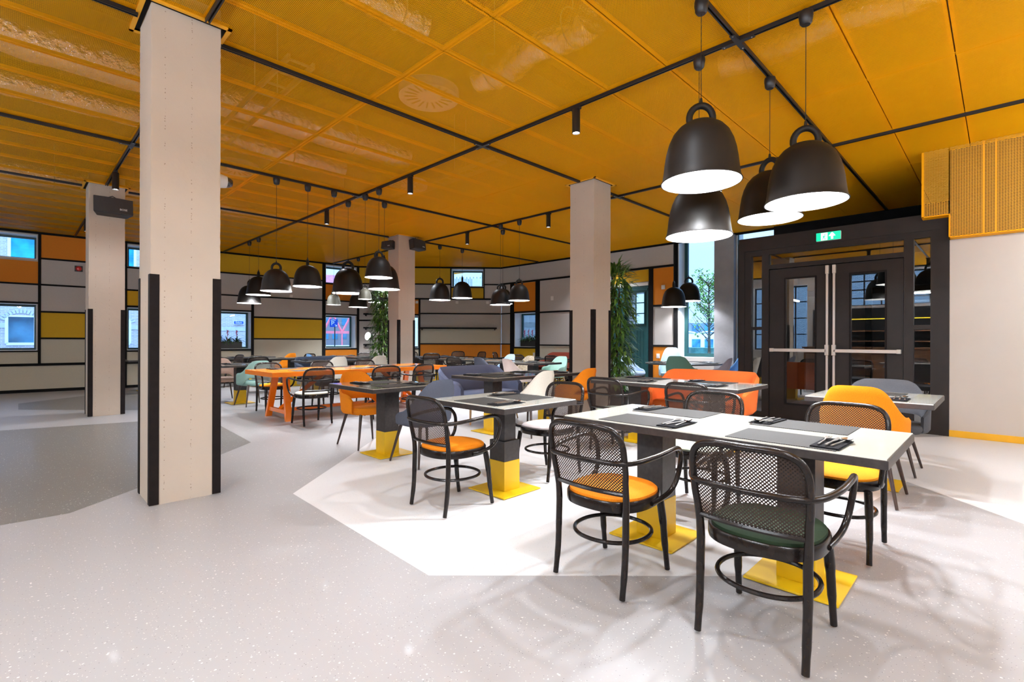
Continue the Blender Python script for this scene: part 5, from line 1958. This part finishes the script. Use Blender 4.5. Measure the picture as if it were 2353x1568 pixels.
# office block beyond the flower window on the right wall
ofb = thing('office_block', 'pale green office block with rows of windows beyond the right flower window', 'building', (25.5, 24, 0), R(-55))
MB().box(-3.2, 2.2, 0, 5, -.05, 14).build('facade', M['jamb'], ofb)
m_ = MB()
for q in range(16):
    m_.box(-3.2, 2.2, -.03, .0, .5 + q * .85, .85 + q * .85)
m_.build('window_band', M['stone'], ofb)

# canal side beyond the tall windows
qb = thing('canal_bank', 'blue green canal bank beyond the tall windows', 'bank', (24, 10, 0), R(-25))
m_ = MB()
m_.box(-2, -.6, -14, 9, -.2, .95)
m_.build('bank', M['grass'], qb)
MB().box(-.6, 24, -16, 9, -.2, .5).build('water', mat('canal water', (.16, .30, .36), .25, noise=(2, .4)), qb)
fb_ = thing('waterside_building', 'long low waterside building with arched roofs far beyond the tall windows', 'building', (61, 27, 0), R(-66))
MB().box(-22, 22, 0, 6, 0, 2.2).build('lower_hall', M['enamel'], fb_)
MB().box(-22, 22, 2, 8, 2.2, 3.6).build('upper_storey', M['far_wall'], fb_)
m_ = MB()
for k in range(30):
    m_.box(-22 + k * 1.5, -21.2 + k * 1.5, 1.9, 2.0, 2.6, 3.4)
    m_.box(-22 + k * 1.5, -21.0 + k * 1.5, -.1, 0, .4, 1.5)
m_.build('windows', M['dark_glass'], fb_)
m_ = MB()
for k in range(14):
    m_.tube([(-22 + k * 3.1 + 1.5 * (1 - math.cos(q * PI / 8)), -.2, 2.1 + .35 * math.sin(q * PI / 8)) for q in range(9)], .08, 4)
m_.build('arched_roofs', M['enamel'], fb_)


def street_tree(x, y, h, lab, seed):
    rnd = random.Random(seed)
    t = thing('street_tree', lab, 'tree', (x, y, 0))
    tk = MB()
    tk.tube([(0, 0, 0), (.03, .02, h * .4), (0, .03, h * .95)], [.07, .05, .015], 7)
    lf = MB()
    for k in range(60):
        z = h * rnd.uniform(.30, .97)
        a = rnd.uniform(0, 2 * PI)
        L = (h * .26) * (1.1 - z / h) + .25
        e = Vector((L * math.cos(a), L * math.sin(a), z + L * .9))
        tk.tube([(0, .02, z), tuple((Vector((0, 0, z)) + e) / 2 + Vector((0, 0, -.05))), tuple(e)], [.018, .012, .005], 5)
        for j in range(16):
            q = rnd.uniform(.3, 1.05)
            p = Vector((0, 0, z)) * (1 - q) + e * q + Vector((rnd.gauss(0, .1), rnd.gauss(0, .1), rnd.gauss(0, .1)))
            leaf(lf, tuple(p), rnd.uniform(0, 6.3), rnd.uniform(-1, 1), .13, .075, .4)
    tk.build('trunk', M['stem'], t, True)
    lf.build('crown', M['leaf_light'], t)
    return t


street_tree(19.82, 8.41, 3.9, 'slender young tree outside the tall window', 4)
lpst = thing('bollard_post', 'thin pale post at the left of the tall window view', 'post', (17.0, 8.15, 0))
MB().tube([(0, 0, -.05), (0, 0, 2.0)], .03, 8).build('pole', M['enamel'], lpst, True)
MB().box(-.2, .2, -.03, .03, 1.7, 2.3).build('sign_plate', M['sign_blue'], lpst)

# back bar beside the camera (mirrored in the door glass)
bb = thing('back_bar', 'black back bar with glowing yellow strip, left behind the camera', 'bar', (-3.42, 2.6, 0))
MB().box(0, .05, -2.4, 2.4, 0, 2.42).build('back_panel', M['batten'], bb)
MB().box(.05, .09, -2.3, 2.3, 2.02, 2.05).build('light_strip', M['barrier'], bb)
for z in (1.25, 1.6):
    MB().box(.05, .35, -2.3, 2.3, z, z + .03).build('shelf', M['counter'], bb)
MB().box(1.0, 1.6, -2.3, 2.3, .0, 1.02).box(.95, 1.65, -2.35, 2.35, 1.02, 1.07).build('counter', M['counter'], bb)

# facade opposite the windows behind the camera (mirrored in the door glass)
rb = thing('teal_facade', 'pale brick facade with teal panels reflected in the door glass', 'building', (-9.5, 4, 0), R(90))
mb = MB()
brick_face(mb, I4, -14, 14, -.1, 4.4)
mb.build('brick_wall', M['brick_pale'], rb)
m_ = MB()
for k in range(90):
    m_.box(-14 + k * .31, -13.75 + k * .31, .04, .12, 4.4, 8)
m_.build('teal_panels', mat('teal cladding', (.05, .22, .28), .5), rb)
